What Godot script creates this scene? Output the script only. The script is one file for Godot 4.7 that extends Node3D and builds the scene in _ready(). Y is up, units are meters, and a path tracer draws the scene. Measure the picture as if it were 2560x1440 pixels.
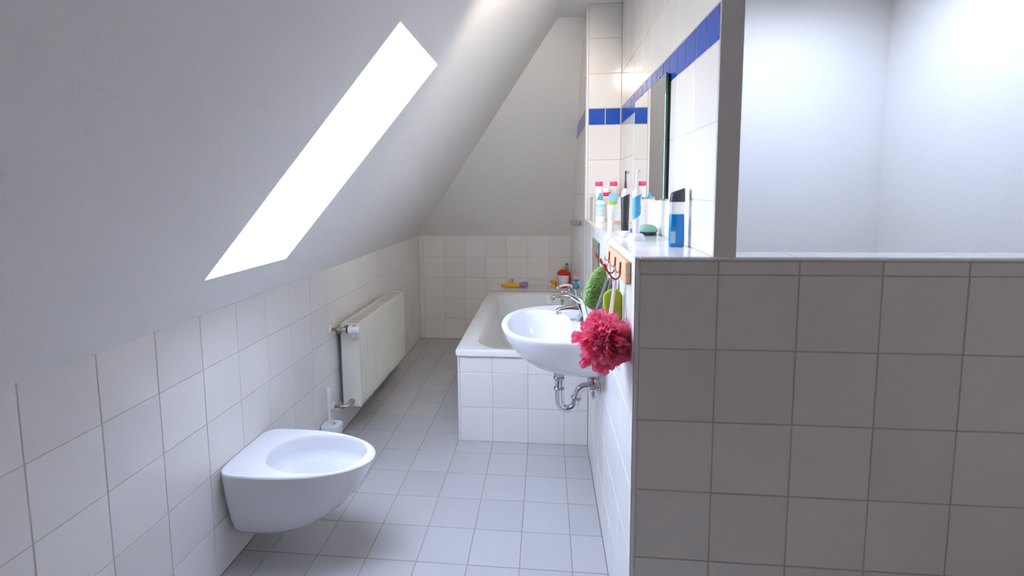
extends Node3D
# A small attic bathroom: roof slopes, white tiles, bathtub, washbasin, radiator and toilet.
# x runs right, y up, z towards the viewer. Metres. The floor tiles are 0.2 m.

const XL := -0.3126      # left knee wall
const XF := 1.132        # face of the half wall and of the wall beside the bath
const XM := 1.337        # main wall with the mirror
const ZB := -1.8153      # back knee wall
const ZP := -0.24        # front of the tiled pillar
const ZH := 1.4155       # near end of the half wall
const YL := 1.25         # ledge on the half wall
const YC := 2.49         # flat ceiling
const TH := 0.8587       # pitch of the left roof slope
const KB := 1.09         # rise of the back roof slope

var M := {}
var counts := {}
var tile_cache := {}
var org := Vector3.ZERO
var rng := RandomNumberGenerator.new()

func _ready():
	camera_and_sky()
	materials()
	shell()
	ceiling_lamp()
	bath()
	basin()
	radiator()
	toilet()
	mirrors()
	ledge_things()
	hanging_things()
	bath_things()

# ---------------------------------------------------------------- camera, sky, exposure
func camera_and_sky():
	rng.seed = 20240611
	var cam := Camera3D.new()
	cam.name = "camera"
	cam.transform = Transform3D(Basis(Vector3(0.995186619, -0.00930404424, -0.0975552584), Vector3(-0.000163348601, 0.995324004, -0.0965924448), Vector3(0.0979779908, 0.096143444, 0.99053161)), Vector3(0.89923735, 1.42990024, 2.716071))
	var near := 0.05
	var f := 1217.16023
	cam.keep_aspect = Camera3D.KEEP_HEIGHT
	cam.set_frustum(near * 1440.0 / f, Vector2(35.36879783, -127.91820442) / f * near, near, 60.0)
	var at := CameraAttributesPhysical.new()
	at.frustum_focal_length = 24.0
	at.frustum_focus_distance = 2.7
	at.exposure_aperture = 5.0
	cam.attributes = at
	add_child(cam)
	cam.current = true
	var sm := ProceduralSkyMaterial.new()
	sm.sky_top_color = Color(0.80, 0.86, 1.0)
	sm.sky_horizon_color = Color(0.95, 0.96, 1.0)
	sm.ground_horizon_color = Color(0.93, 0.94, 0.96)
	sm.ground_bottom_color = Color(0.80, 0.80, 0.80)
	sm.sky_energy_multiplier = 1.0
	sm.ground_energy_multiplier = 0.9
	var sky := Sky.new()
	sky.sky_material = sm
	var e := Environment.new()
	e.background_mode = Environment.BG_SKY
	e.sky = sky
	e.background_energy_multiplier = 1.0
	e.tonemap_mode = Environment.TONE_MAPPER_LINEAR
	e.tonemap_exposure = 23.3
	e.sdfgi_enabled = true
	e.ssao_enabled = true
	e.ssil_enabled = true
	var we := WorldEnvironment.new()
	we.name = "world_environment"
	we.environment = e
	add_child(we)

# ---------------------------------------------------------------- materials
func srgb(r, g, b) -> Color:
	return Color(r / 255.0, g / 255.0, b / 255.0)

func mat(called, color: Color, rough := 0.5, metal := 0.0) -> StandardMaterial3D:
	var m := StandardMaterial3D.new()
	m.resource_name = called
	m.albedo_color = color
	m.roughness = rough
	m.metallic = metal
	M[called] = m
	return m

func noise_normal(freq: float, strength: float, octaves := 3) -> NoiseTexture2D:
	var n := FastNoiseLite.new()
	n.noise_type = FastNoiseLite.TYPE_SIMPLEX_SMOOTH
	n.seed = 7
	n.frequency = freq
	n.fractal_octaves = octaves
	var t := NoiseTexture2D.new()
	t.width = 512
	t.height = 512
	t.seamless = true
	t.as_normal_map = true
	t.bump_strength = strength
	t.noise = n
	return t

func materials():
	for i in 3:
		var k = [1.0, 0.985, 1.008][i]
		var m := mat("wall_tile_%d" % i, Color(0.955 * k, 0.944 * k, 0.926 * k), 0.16)
		m.metallic_specular = 0.5
		m = mat("floor_tile_%d" % i, Color(0.78 * k, 0.772 * k, 0.77 * k), 0.42)
		m = mat("blue_tile_%d" % i, srgb(34 * k, 88 * k, 192 * k), 0.16)
	mat("grout", srgb(208, 200, 190), 0.9)
	mat("floor_grout", srgb(172, 161, 150), 0.9)
	mat("trim", srgb(243, 243, 242), 0.3)
	var p := mat("plaster", srgb(246, 244, 239), 0.95)
	p.normal_enabled = true
	p.normal_texture = noise_normal(0.05, 3.0, 4)
	p.normal_scale = 0.25
	p.uv1_triplanar = true
	p.uv1_world_triplanar = true
	p.uv1_scale = Vector3(3, 3, 3)
	mat("beige_paint", srgb(176, 144, 114), 0.9)
	mat("acrylic", srgb(243, 244, 244), 0.12)
	mat("ceramic", srgb(236, 236, 238), 0.08)
	mat("chrome", srgb(222, 224, 228), 0.08, 1.0)
	mat("dull_chrome", srgb(196, 198, 200), 0.25, 1.0)
	mat("nickel", srgb(205, 198, 184), 0.3, 1.0)
	mat("copper", srgb(196, 128, 92), 0.35, 1.0)
	mat("zinc", srgb(150, 158, 166), 0.45, 0.8)
	mat("enamel", srgb(240, 238, 226), 0.35)
	mat("dark", srgb(46, 44, 42), 0.8)
	mat("white_plastic", srgb(242, 242, 244), 0.3)
	mat("dark_plastic", srgb(52, 54, 60), 0.35)
	mat("cap_grey", srgb(70, 72, 78), 0.3)
	mat("pink_cap", srgb(238, 62, 128), 0.35)
	mat("red_plastic", srgb(225, 30, 34), 0.3)
	mat("yellow_plastic", srgb(246, 196, 12), 0.35)
	mat("orange_plastic", srgb(236, 130, 40), 0.4)
	mat("purple_plastic", srgb(166, 132, 206), 0.3)
	mat("green_plastic", srgb(176, 208, 50), 0.35)
	mat("sky_plastic", srgb(34, 156, 200), 0.3)
	mat("teal_plastic", srgb(20, 140, 156), 0.25)
	mat("cyan_plastic", srgb(44, 176, 214), 0.3)
	mat("brush_blue", srgb(92, 176, 212), 0.35)
	mat("royal_blue", srgb(52, 86, 196), 0.35)
	mat("mint", srgb(160, 212, 190), 0.35)
	mat("mint_dark", srgb(86, 136, 132), 0.5)
	mat("red_print", srgb(226, 44, 84), 0.4)
	mat("cream", srgb(224, 214, 204), 0.6)
	mat("bristle", srgb(214, 220, 170), 0.7)
	mat("paper_blue", srgb(150, 200, 232), 0.4)
	mat("rubber_white", srgb(232, 230, 226), 0.6)
	mat("red_rubber", srgb(176, 34, 34), 0.4)
	mat("red_paint", srgb(206, 44, 40), 0.4)
	mat("wire", srgb(224, 220, 212), 0.35, 0.2)
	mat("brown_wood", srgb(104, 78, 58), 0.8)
	var w := mat("wood", Color(1, 1, 1), 0.55)
	w.albedo_texture = wood_texture()
	w.uv1_triplanar = true
	w.uv1_scale = Vector3(2.2, 2.2, 2.2)
	var g := mat("green_terry", srgb(134, 178, 88), 0.95)
	g.normal_enabled = true
	g.normal_texture = noise_normal(0.12, 10.0, 2)
	g.normal_scale = 0.8
	g.uv1_triplanar = true
	g.uv1_scale = Vector3(9, 9, 9)
	g.rim_enabled = true
	g.albedo_color = Color(1, 1, 1)
	g.albedo_texture = fleck_texture(srgb(104, 156, 66), srgb(186, 208, 126))
	var y := mat("grey_terry", srgb(124, 122, 124), 0.95)
	y.normal_enabled = true
	y.normal_texture = g.normal_texture
	y.uv1_triplanar = true
	y.uv1_scale = Vector3(9, 9, 9)
	mat("lime_cloth", srgb(160, 192, 44), 0.9)
	mat("rope", srgb(232, 222, 214), 0.9)
	var k := mat("pink_net", srgb(255, 150, 184), 0.7)
	k.backlight_enabled = true
	k.backlight = Color(1.0, 0.48, 0.62)
	k.cull_mode = BaseMaterial3D.CULL_DISABLED
	var gl := mat("glass", Color(0.86, 0.93, 0.91, 0.16), 0.02)
	gl.transparency = BaseMaterial3D.TRANSPARENCY_ALPHA
	var pane := mat("window_glass", Color(0.97, 0.98, 0.98, 0.06), 0.02)
	pane.transparency = BaseMaterial3D.TRANSPARENCY_ALPHA
	var cp := mat("clear_plastic", Color(0.90, 0.90, 0.88, 0.38), 0.12)
	cp.transparency = BaseMaterial3D.TRANSPARENCY_ALPHA
	var dc := mat("dish_clear", Color(0.60, 0.63, 0.66, 0.42), 0.1)
	dc.transparency = BaseMaterial3D.TRANSPARENCY_ALPHA
	var bp := mat("bottle_clear", Color(0.86, 0.88, 0.89, 0.30), 0.08)
	bp.transparency = BaseMaterial3D.TRANSPARENCY_ALPHA
	var gel := mat("gel", srgb(8, 132, 208), 0.1)
	gel.backlight_enabled = true
	gel.backlight = Color(0.02, 0.16, 0.3)
	var lg := mat("lamp_glass", srgb(250, 246, 238), 0.3)
	lg.emission_enabled = true
	lg.emission = Color(1.0, 0.92, 0.82)
	lg.emission_energy_multiplier = 0.06
	mat("mirror", Color(0.93, 0.95, 0.94), 0.0, 1.0)
	mat("glass_edge", srgb(54, 122, 100), 0.15)
	var lb := mat("pump_label", Color(1, 1, 1), 0.4)
	lb.albedo_texture = label_texture(srgb(160, 214, 240), srgb(226, 240, 248), srgb(90, 150, 190))
	var gb := mat("gel_label", Color(1, 1, 1), 0.35)
	gb.albedo_texture = label_texture(srgb(60, 140, 190), srgb(150, 190, 212), srgb(220, 232, 240))
	var nb := mat("neck_label", Color(1, 1, 1), 0.4)
	nb.albedo_texture = label_texture(srgb(240, 240, 240), srgb(236, 232, 236), srgb(170, 160, 190))

func wood_texture() -> ImageTexture:
	var im := Image.create(256, 256, false, Image.FORMAT_RGB8)
	var n := FastNoiseLite.new()
	n.seed = 3
	n.frequency = 0.02
	for j in 256:
		for i in 256:
			var v := n.get_noise_2d(i * 0.35, j * 4.0) * 0.5 + n.get_noise_2d(i * 2.0 + 300, j * 14.0) * 0.35
			var c := srgb(236, 206, 166).lerp(srgb(212, 168, 122), clamp(0.45 + v, 0.0, 1.0))
			im.set_pixel(i, j, c)
	return ImageTexture.create_from_image(im)

func fleck_texture(a: Color, b: Color) -> ImageTexture:
	var im := Image.create(128, 128, false, Image.FORMAT_RGB8)
	var n := FastNoiseLite.new()
	n.seed = 9
	n.frequency = 0.09
	for j in 128:
		for i in 128:
			im.set_pixel(i, j, a.lerp(b, clampf(0.35 + n.get_noise_2d(i, j) * 0.9, 0.0, 1.0)))
	return ImageTexture.create_from_image(im)

func label_texture(top: Color, low: Color, ink: Color) -> ImageTexture:
	var im := Image.create(128, 128, false, Image.FORMAT_RGB8)
	im.fill(low)
	im.fill_rect(Rect2i(0, 0, 128, 34), top)
	var r := RandomNumberGenerator.new()
	r.seed = 11
	for row in 9:
		var y := 42 + row * 9
		var x := 10
		while x < 112:
			var w := r.randi_range(5, 16)
			im.fill_rect(Rect2i(x, y, min(w, 116 - x), 4), ink)
			x += w + 4
	return ImageTexture.create_from_image(im)

# ---------------------------------------------------------------- naming
func numbered(parent: Node, called: String) -> String:
	var key := str(parent.get_instance_id()) + called
	var n: int = counts.get(key, 0)
	counts[key] = n + 1
	return called if n == 0 else "%s_%03d" % [called, n]

func put(called: String, mesh: Mesh, material: Material, parent: Node = self) -> MeshInstance3D:
	var o := MeshInstance3D.new()
	o.name = numbered(parent, called)
	o.mesh = mesh
	o.material_override = material
	parent.add_child(o, true)
	return o

func obj(called: String, s: SurfaceTool, m: String, parent: Node = self) -> MeshInstance3D:
	s.generate_normals()
	s.index()
	return put(called, s.commit(), M[m], parent)

func thing(called: String, label: String, category: String, at := Vector3.ZERO, group := "") -> Node3D:
	var o := Node3D.new()
	o.name = numbered(self, called)
	o.position = at
	add_child(o, true)
	tag(o, label, category, group)
	return o

func tag(o: Node, label: String, category: String, group := "", kind := ""):
	o.set_meta("label", label)
	o.set_meta("category", category)
	if group != "":
		o.set_meta("group", group)
	if kind != "":
		o.set_meta("kind", kind)

func struct(called: String, s: SurfaceTool, m: String, label: String, category: String) -> MeshInstance3D:
	var o := obj(called, s, m)
	tag(o, label, category, "", "structure")
	return o

# ---------------------------------------------------------------- shapes
func st() -> SurfaceTool:
	var s := SurfaceTool.new()
	s.begin(Mesh.PRIMITIVE_TRIANGLES)
	s.set_smooth_group(0)
	return s

const FLAT := 0xFFFFFFFF

func tri(s: SurfaceTool, a: Vector3, b: Vector3, c: Vector3):
	s.add_vertex(a)
	s.add_vertex(c)
	s.add_vertex(b)

func quad(s: SurfaceTool, a: Vector3, b: Vector3, c: Vector3, d: Vector3):
	tri(s, a, b, c)
	tri(s, a, c, d)

# a box with chamfered edges
func cbox(s: SurfaceTool, lo: Vector3, hi: Vector3, b := 0.002, xf := Transform3D.IDENTITY):
	s.set_smooth_group(FLAT)
	var c := (lo + hi) * 0.5
	var h := (hi - lo) * 0.5
	b = min(b, min(h.x, min(h.y, h.z)) * 0.95)
	for ax in 3:
		var u := (ax + 1) % 3
		var v := (ax + 2) % 3
		for sg in [-1.0, 1.0]:
			var q: Array = []
			for k in [[-1, -1], [1, -1], [1, 1], [-1, 1]]:
				var p := Vector3.ZERO
				p[ax] = sg * h[ax]
				p[u] = k[0] * (h[u] - b)
				p[v] = k[1] * (h[v] - b)
				q.append(xf * (c + p))
			if sg > 0:
				quad(s, q[0], q[1], q[2], q[3])
			else:
				quad(s, q[3], q[2], q[1], q[0])
	if b <= 0.0:
		return
	for ax in 3:  # edges along ax
		var u := (ax + 1) % 3
		var v := (ax + 2) % 3
		for su in [-1.0, 1.0]:
			for sv in [-1.0, 1.0]:
				var q: Array = []
				for k in [[0, -1], [1, -1], [1, 1], [0, 1]]:
					var p := Vector3.ZERO
					p[ax] = k[1] * (h[ax] - b)
					p[u] = su * (h[u] - (b if k[0] == 1 else 0.0))
					p[v] = sv * (h[v] - (b if k[0] == 0 else 0.0))
					q.append(xf * (c + p))
				if su * sv > 0:
					quad(s, q[3], q[2], q[1], q[0])
				else:
					quad(s, q[0], q[1], q[2], q[3])
	for sx in [-1.0, 1.0]:
		for sy in [-1.0, 1.0]:
			for sz in [-1.0, 1.0]:
				var a := xf * (c + Vector3(sx * h.x, sy * (h.y - b), sz * (h.z - b)))
				var d := xf * (c + Vector3(sx * (h.x - b), sy * h.y, sz * (h.z - b)))
				var e := xf * (c + Vector3(sx * (h.x - b), sy * (h.y - b), sz * h.z))
				if sx * sy * sz > 0:
					tri(s, a, d, e)
				else:
					tri(s, a, e, d)

# rings of points joined into a surface; creases where the profile turns sharply
func loft(s: SurfaceTool, rings: Array, cap_first := true, cap_last := true, closed := true, first_group := 1):
	var group := first_group
	var n: int = rings[0].size()
	for i in rings.size() - 1:
		if i > 0:
			var worst := 0.0
			for j in range(0, n, max(1, n / 4)):
				var d1: Vector3 = rings[i][j] - rings[i - 1][j]
				var d2: Vector3 = rings[i + 1][j] - rings[i][j]
				if d1.length() > 1e-6 and d2.length() > 1e-6:
					worst = max(worst, d1.angle_to(d2))
			if worst > 0.9:
				group += 1
		s.set_smooth_group(group)
		for j in (n if closed else n - 1):
			var k := (j + 1) % n
			quad(s, rings[i][k], rings[i][j], rings[i + 1][j], rings[i + 1][k])
	if cap_first:
		s.set_smooth_group(group + 1)
		fan(s, rings[0], false)
	if cap_last:
		s.set_smooth_group(group + 2)
		fan(s, rings[-1], true)

func fan(s: SurfaceTool, ring: PackedVector3Array, up: bool):
	var c := Vector3.ZERO
	for p in ring:
		c += p
	c /= ring.size()
	for j in ring.size():
		var k := (j + 1) % ring.size()
		if up:
			tri(s, c, ring[k], ring[j])
		else:
			tri(s, c, ring[j], ring[k])

# horizontal superellipse ring
func ring(c: Vector3, a: float, b: float, n := 32, e := 2.0, turn := 0.0) -> PackedVector3Array:
	var out := PackedVector3Array()
	for j in n:
		var t := TAU * j / n
		var x := signf(cos(t)) * pow(absf(cos(t)), 2.0 / e) * a
		var z := signf(sin(t)) * pow(absf(sin(t)), 2.0 / e) * b
		out.append(c + Vector3(x * cos(turn) - z * sin(turn), 0, x * sin(turn) + z * cos(turn)))
	return out

func moved(r: PackedVector3Array, xf: Transform3D) -> PackedVector3Array:
	var out := PackedVector3Array()
	for p in r:
		out.append(xf * p)
	return out

# turned profile of Vector2(radius, height), on the y axis of xf
func lathe(s: SurfaceTool, prof: Array, xf := Transform3D.IDENTITY, n := 28, caps := true):
	var rings: Array = []
	for p in prof:
		rings.append(moved(ring(Vector3(0, p.y, 0), p.x, p.x, n), xf))
	loft(s, rings, caps, caps)

func axis(from: Vector3, to: Vector3) -> Transform3D:
	var y := (to - from).normalized()
	var x := y.cross(Vector3(0.31, 0.17, 0.93)).normalized()
	return Transform3D(Basis(x, y, x.cross(y)), from)

func rod(s: SurfaceTool, a: Vector3, b: Vector3, r: float, n := 20, bev := 0.001, r2 := -1.0):
	if r2 < 0:
		r2 = r
	var l := (b - a).length()
	bev = min(bev, min(l * 0.3, r * 0.5))
	lathe(s, [Vector2(r - bev, 0), Vector2(r, bev), Vector2(r2, l - bev), Vector2(r2 - bev, l)], axis(a, b), n)

func spline(pts: Array, sub := 8) -> PackedVector3Array:
	var out := PackedVector3Array()
	for i in pts.size() - 1:
		var p0: Vector3 = pts[max(i - 1, 0)]
		var p1: Vector3 = pts[i]
		var p2: Vector3 = pts[i + 1]
		var p3: Vector3 = pts[min(i + 2, pts.size() - 1)]
		for k in sub:
			out.append(p1.cubic_interpolate(p2, p0, p3, float(k) / sub))
	out.append(pts[-1])
	return out

func tube(s: SurfaceTool, pts: PackedVector3Array, r: float, n := 14, radii: Array = []):
	var rings: Array = []
	var t0 := (pts[1] - pts[0]).normalized()
	var x := t0.cross(Vector3(0.2, 0.9, 0.37)).normalized()
	for i in pts.size():
		var t := (pts[min(i + 1, pts.size() - 1)] - pts[max(i - 1, 0)]).normalized()
		x = (x - t * x.dot(t)).normalized()
		var rr: float = r if radii.is_empty() else radii[i]
		rings.append(moved(ring(Vector3.ZERO, rr, rr, n), Transform3D(Basis(x, t, x.cross(t)), pts[i])))
	loft(s, rings)

func ball(s: SurfaceTool, c: Vector3, r: Vector3, n := 24):
	var rings: Array = []
	var m := n / 2
	for i in m + 1:
		var a = -PI / 2 + PI * clamp(float(i) / m, 0.015, 0.985)
		rings.append(ring(c + Vector3(0, sin(a) * r.y, 0), cos(a) * r.x, cos(a) * r.z, n))
	loft(s, rings)

func pz(x: float, y: float) -> Vector3:
	return org + Vector3(x, y, 0.6)

func vx(x: float) -> Vector3:
	return org + Vector3(x, 0, 0)

# ---------------------------------------------------------------- tiles
func tile_mesh(w: float, h: float) -> ArrayMesh:
	var key := "%d_%d" % [roundi(w * 5000), roundi(h * 5000)]
	if tile_cache.has(key):
		return tile_cache[key]
	var s := st()
	s.set_smooth_group(FLAT)
	var b := 0.0013
	var a := [Vector3(-w / 2, -h / 2, 0), Vector3(w / 2, -h / 2, 0), Vector3(w / 2, h / 2, 0), Vector3(-w / 2, h / 2, 0)]
	var q: Array = []
	var mid: Array = []
	var low: Array = []
	for p in a:
		q.append(p - Vector3(signf(p.x) * b, signf(p.y) * b, 0))
		mid.append(p - Vector3(0, 0, b * 0.7))
		low.append(p - Vector3(0, 0, 0.006))
	quad(s, q[0], q[1], q[2], q[3])
	for i in 4:
		var k := (i + 1) % 4
		quad(s, mid[i], mid[k], q[k], q[i])
		quad(s, low[i], low[k], mid[k], mid[i])
	s.generate_normals()
	s.index()
	var m: ArrayMesh = s.commit()
	tile_cache[key] = m
	return m

func tiles(parent: Node, o: Vector3, u: Vector3, v: Vector3, us: Array, vs: Array, kind: String, gap := 0.0028, keep := ""):
	var n := u.cross(v)
	for i in us.size() - 1:
		for j in vs.size() - 1:
			var w: float = absf(us[i + 1] - us[i]) - gap
			var h: float = absf(vs[j + 1] - vs[j]) - gap
			if w < 0.006 or h < 0.006:
				continue
			var c: Vector3 = o + u * (us[i] + us[i + 1]) * 0.5 + v * (vs[j] + vs[j + 1]) * 0.5
			if keep == "floor" and c.x > 0.42 and c.z < 0.0 or keep == "slope" and c.y - h * 0.5 > 1.0 + KB * (c.z + w * 0.5 - ZB):
				continue
			var t := put("tile", tile_mesh(w, h), M["%s_%d" % [kind, rng.randi_range(0, 2)]], parent)
			var bas := Basis(u, v, n)
			bas = bas * Basis(Vector3(0, 1, 0), rng.randf_range(-0.0022, 0.0022)) * Basis(Vector3(1, 0, 0), rng.randf_range(-0.0022, 0.0022))
			t.transform = Transform3D(bas, c)

func steps(a: float, b: float, d: float, first: float) -> Array:
	# a, then first + k d inside (a, b), then b
	var out := [a]
	var x := first + ceilf((a - first) / d + 0.02) * d
	while x < b - 0.004:
		out.append(x)
		x += d
	out.append(b)
	return out

# ---------------------------------------------------------------- the room
func slope(z: float, s: float, h: float) -> Vector3:
	return Vector3(XL + cos(TH) * s - sin(TH) * h, 1.0 + sin(TH) * s + cos(TH) * h, z)

func shell():
	# floor
	var s := st()
	cbox(s, Vector3(-0.45, -0.12, -1.95), Vector3(2.85, -0.0016, 3.3), 0.0)
	var fl := struct("floor", s, "floor_grout", "light grey square floor tiles with thin brownish joints", "floor")
	var zs := steps(ZB + 0.0153, 3.2, 0.2, 0.0)
	tiles(fl, Vector3.ZERO, Vector3(1, 0, 0), Vector3(0, 0, -1), [XL, -0.2, 0.0, 0.2, 0.4, 0.6, 0.8, 1.0, XF], zs.map(func(z): return -z), "floor_tile", 0.0034, "floor")
	tiles(fl, Vector3.ZERO, Vector3(1, 0, 0), Vector3(0, 0, -1), [XF, 1.2, 1.4, 1.6, 1.8, 2.0, 2.2, 2.4, 2.6, 2.75], [-ZH, -1.6, -1.8, -2.0, -2.2, -2.4, -2.6, -2.8, -3.0, -3.2], "floor_tile", 0.0034)
	# left knee wall
	s = st()
	cbox(s, Vector3(XL - 0.12, -0.01, -1.95), Vector3(XL - 0.0016, 0.998, 3.3), 0.0)
	var wl := struct("wall_left", s, "grout", "low white tiled wall under the sloping ceiling, behind radiator and toilet", "wall")
	var ls := steps(ZB, 3.2, 0.2, 0.149)
	tiles(wl, Vector3(XL, 0, 0), Vector3(0, 0, -1), Vector3(0, 1, 0), ls.map(func(z): return -z), [0.0, 0.2, 0.4, 0.6, 0.8, 1.0], "wall_tile")
	# back knee wall
	s = st()
	cbox(s, Vector3(XL - 0.12, -0.01, ZB - 0.12), Vector3(XF + 0.02, 0.998, ZB - 0.0016), 0.0)
	var wb := struct("wall_back", s, "grout", "low white tiled wall at the far end of the room behind bathtub", "wall")
	tiles(wb, Vector3(0, 0, ZB), Vector3(1, 0, 0), Vector3(0, 1, 0), [XL, -0.269, -0.069, 0.131, 0.331, 0.531, 0.731, 0.931, XF], [0.0, 0.197, 0.397, 0.597, 0.797, 1.0], "wall_tile")
	# left roof slope with the skylight opening
	var z0 := 0.795
	var z1 := 1.285
	var s0 := 0.2
	var s1 := 1.212
	s = st()
	for r in [[-2.2, z0, -0.05, 2.3], [z1, 3.3, -0.05, 2.3], [z0, z1, -0.05, s0], [z0, z1, s1, 2.3]]:
		slope_box(s, r[0], r[1], r[2], r[3], 0.0, 0.028)
	struct("ceiling", s, "plaster", "white plastered roof slope on the left with a long skylight in it", "ceiling")
	var win := Node3D.new()
	win.name = "window_1"
	add_child(win)
	tag(win, "long bright skylight let into the left roof slope", "window", "", "structure")
	s = st()
	slope_box(s, z0 - 0.06, z0 - 0.005, s0 - 0.06, s1 + 0.06, 0.03, 0.09)
	slope_box(s, z1 + 0.005, z1 + 0.06, s0 - 0.06, s1 + 0.06, 0.03, 0.09)
	slope_box(s, z0 - 0.005, z1 + 0.005, s0 - 0.06, s0 - 0.005, 0.03, 0.09)
	slope_box(s, z0 - 0.005, z1 + 0.005, s1 + 0.005, s1 + 0.06, 0.03, 0.09)
	obj("window_frame", s, "white_plastic", win)
	s = st()
	slope_box(s, z0 - 0.004, z1 + 0.004, s0 - 0.004, s1 + 0.004, 0.036, 0.04)
	obj("pane", s, "window_glass", win)
	# back roof slope
	s = st()
	s.set_smooth_group(FLAT)
	var b := []
	for h in [0.0, 0.05]:
		for k in [[-0.6, -0.1], [1.44, -0.1], [1.44, 1.62], [-0.6, 1.62]]:
			var q := Vector3(k[0], 1.0 + KB * k[1], ZB + k[1])
			b.append(q + Vector3(0, 0.68, -0.74) * h)
	hexa(s, b)
	struct("ceiling", s, "plaster", "white plastered roof slope rising over the far tiled wall", "ceiling")
	# flat ceiling with the opening over the alcove
	s = st()
	for r in [[0.92, 1.8, -0.62, 3.3], [2.4, 2.85, -0.62, 3.3], [1.8, 2.4, -0.62, 0.2], [1.8, 2.4, 0.8, 3.3]]:
		cbox(s, Vector3(r[0], YC, r[2]), Vector3(r[1], YC + 0.05, r[3]), 0.0)
	struct("ceiling", s, "plaster", "flat white ceiling above the pillar and the mirror wall", "ceiling")
	var w2 := Node3D.new()
	w2.name = "window_2"
	add_child(w2)
	tag(w2, "roof light in the flat ceiling over the alcove behind the mirror wall", "window", "", "structure")
	s = st()
	for r in [[1.74, 1.8, 0.14, 0.86], [2.4, 2.46, 0.14, 0.86], [1.8, 2.4, 0.14, 0.2], [1.8, 2.4, 0.8, 0.86]]:
		cbox(s, Vector3(r[0], YC + 0.052, r[2]), Vector3(r[1], YC + 0.1, r[3]), 0.002)
	obj("window_frame", s, "white_plastic", w2)
	s = st()
	cbox(s, Vector3(1.802, YC + 0.06, 0.202), Vector3(2.398, YC + 0.064, 0.798), 0.0)
	obj("pane", s, "window_glass", w2)
	# pillar and the wall beside the bath
	s = st()
	cbox(s, Vector3(XF + 0.0016, 0, ZB - 0.1), Vector3(1.42, YC + 0.02, ZP - 0.0016), 0.0)
	var wp := struct("wall_pillar", s, "grout", "white tiled pillar with a blue tile band, beside the far end of bathtub", "wall")
	var hs := steps(ZB, ZP - 0.012, 0.2, 0.0)
	var rows := [1.395, 1.6, 1.803]
	tiles(wp, Vector3(XF, 0, 0), Vector3(0, 0, 1), Vector3(0, 1, 0), hs, [0.0, 0.2, 0.4, 0.6, 0.8, 1.0, 1.2, 1.395, 1.6, 1.803], "wall_tile", 0.0028, "slope")
	tiles(wp, Vector3(XF, 0, 0), Vector3(0, 0, 1), Vector3(0, 1, 0), hs, [1.9, 2.098, 2.297, YC], "wall_tile", 0.0028, "slope")
	tiles(wp, Vector3(XF, 0, 0), Vector3(0, 0, 1), Vector3(0, 1, 0), steps(-1.06, ZP - 0.012, 0.1, 0.0), [1.803, 1.9], "blue_tile", 0.005)
	tiles(wp, Vector3(0, 0, ZP), Vector3(1, 0, 0), Vector3(0, 1, 0), [1.1485, XM], [YL] + rows, "wall_tile")
	tiles(wp, Vector3(0, 0, ZP), Vector3(1, 0, 0), Vector3(0, 1, 0), [1.1485, XM], [1.9, 2.098, 2.297, YC], "wall_tile")
	tiles(wp, Vector3(0, 0, ZP), Vector3(1, 0, 0), Vector3(0, 1, 0), [1.1485, 1.246, XM - 0.003], [1.803, 1.9], "blue_tile", 0.006)
	s = st()
	corner_trim(s, XF, ZP, YL, YC)
	obj("corner_trim", s, "trim", wp)
	# half wall with the ledge
	s = st()
	cbox(s, Vector3(XF + 0.0016, 0, ZP), Vector3(1.42, YL - 0.0016, ZH - 0.0016), 0.0)
	cbox(s, Vector3(1.42, 0, 1.30), Vector3(2.75, YL - 0.0016, ZH - 0.0016), 0.0)
	var wh := struct("wall_half", s, "grout", "white tiled half wall with a ledge, carrying basin and hook board", "wall")
	var fz := steps(ZP, ZH - 0.012, 0.2, 0.0)
	tiles(wh, Vector3(XF, 0, 0), Vector3(0, 0, 1), Vector3(0, 1, 0), fz, [0.0, 0.204, 0.404, 0.604, 0.804, 1.004, 1.204, YL - 0.004], "wall_tile")
	tiles(wh, Vector3(0, YL, 0), Vector3(1, 0, 0), Vector3(0, 0, -1), [XF + 0.002, XM], [ZP, -0.03, 0.17, 0.37, 0.57, 0.77, 0.97, 1.17, ZH - 0.0125].map(func(z): return -z), "wall_tile")
	tiles(wh, Vector3(0, YL, 0), Vector3(1, 0, 0), Vector3(0, 0, -1), steps(XM + 0.052, 2.75, 0.2, 1.346), [-1.30, -ZH + 0.0125], "wall_tile")
	tiles(wh, Vector3(0, 0, ZH), Vector3(1, 0, 0), Vector3(0, 1, 0), [1.146, 1.346, 1.546, 1.746, 1.946, 2.146, 2.346, 2.546, 2.746], [0.0, 0.204, 0.404, 0.604, 0.804, 1.004, 1.204, YL - 0.0095], "wall_tile", 0.0036)
	s = st()
	corner_trim(s, XF, ZH, 0.0, YL - 0.004)
	obj("corner_trim", s, "trim", wh)
	s = st()
	cbox(s, Vector3(XF + 0.012, YL - 0.0095, ZH - 0.012), Vector3(2.75, YL + 0.0006, ZH + 0.0018), 0.004)
	obj("ledge_edge", s, "trim", wh)
	# main wall
	s = st()
	cbox(s, Vector3(XM + 0.0016, YL - 0.02, ZP - 0.02), Vector3(XM + 0.05, YC + 0.02, 1.405), 0.0)
	var wm := struct("wall_right", s, "grout", "white tiled wall with a blue tile band, above the ledge on the right", "wall")
	var ms := steps(ZP, 1.405, 0.2, 1.19)
	tiles(wm, Vector3(XM, 0, 0), Vector3(0, 0, 1), Vector3(0, 1, 0), ms, [YL] + rows, "wall_tile")
	tiles(wm, Vector3(XM, 0, 0), Vector3(0, 0, 1), Vector3(0, 1, 0), ms, [1.9, 2.098, 2.297, YC], "wall_tile")
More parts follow.
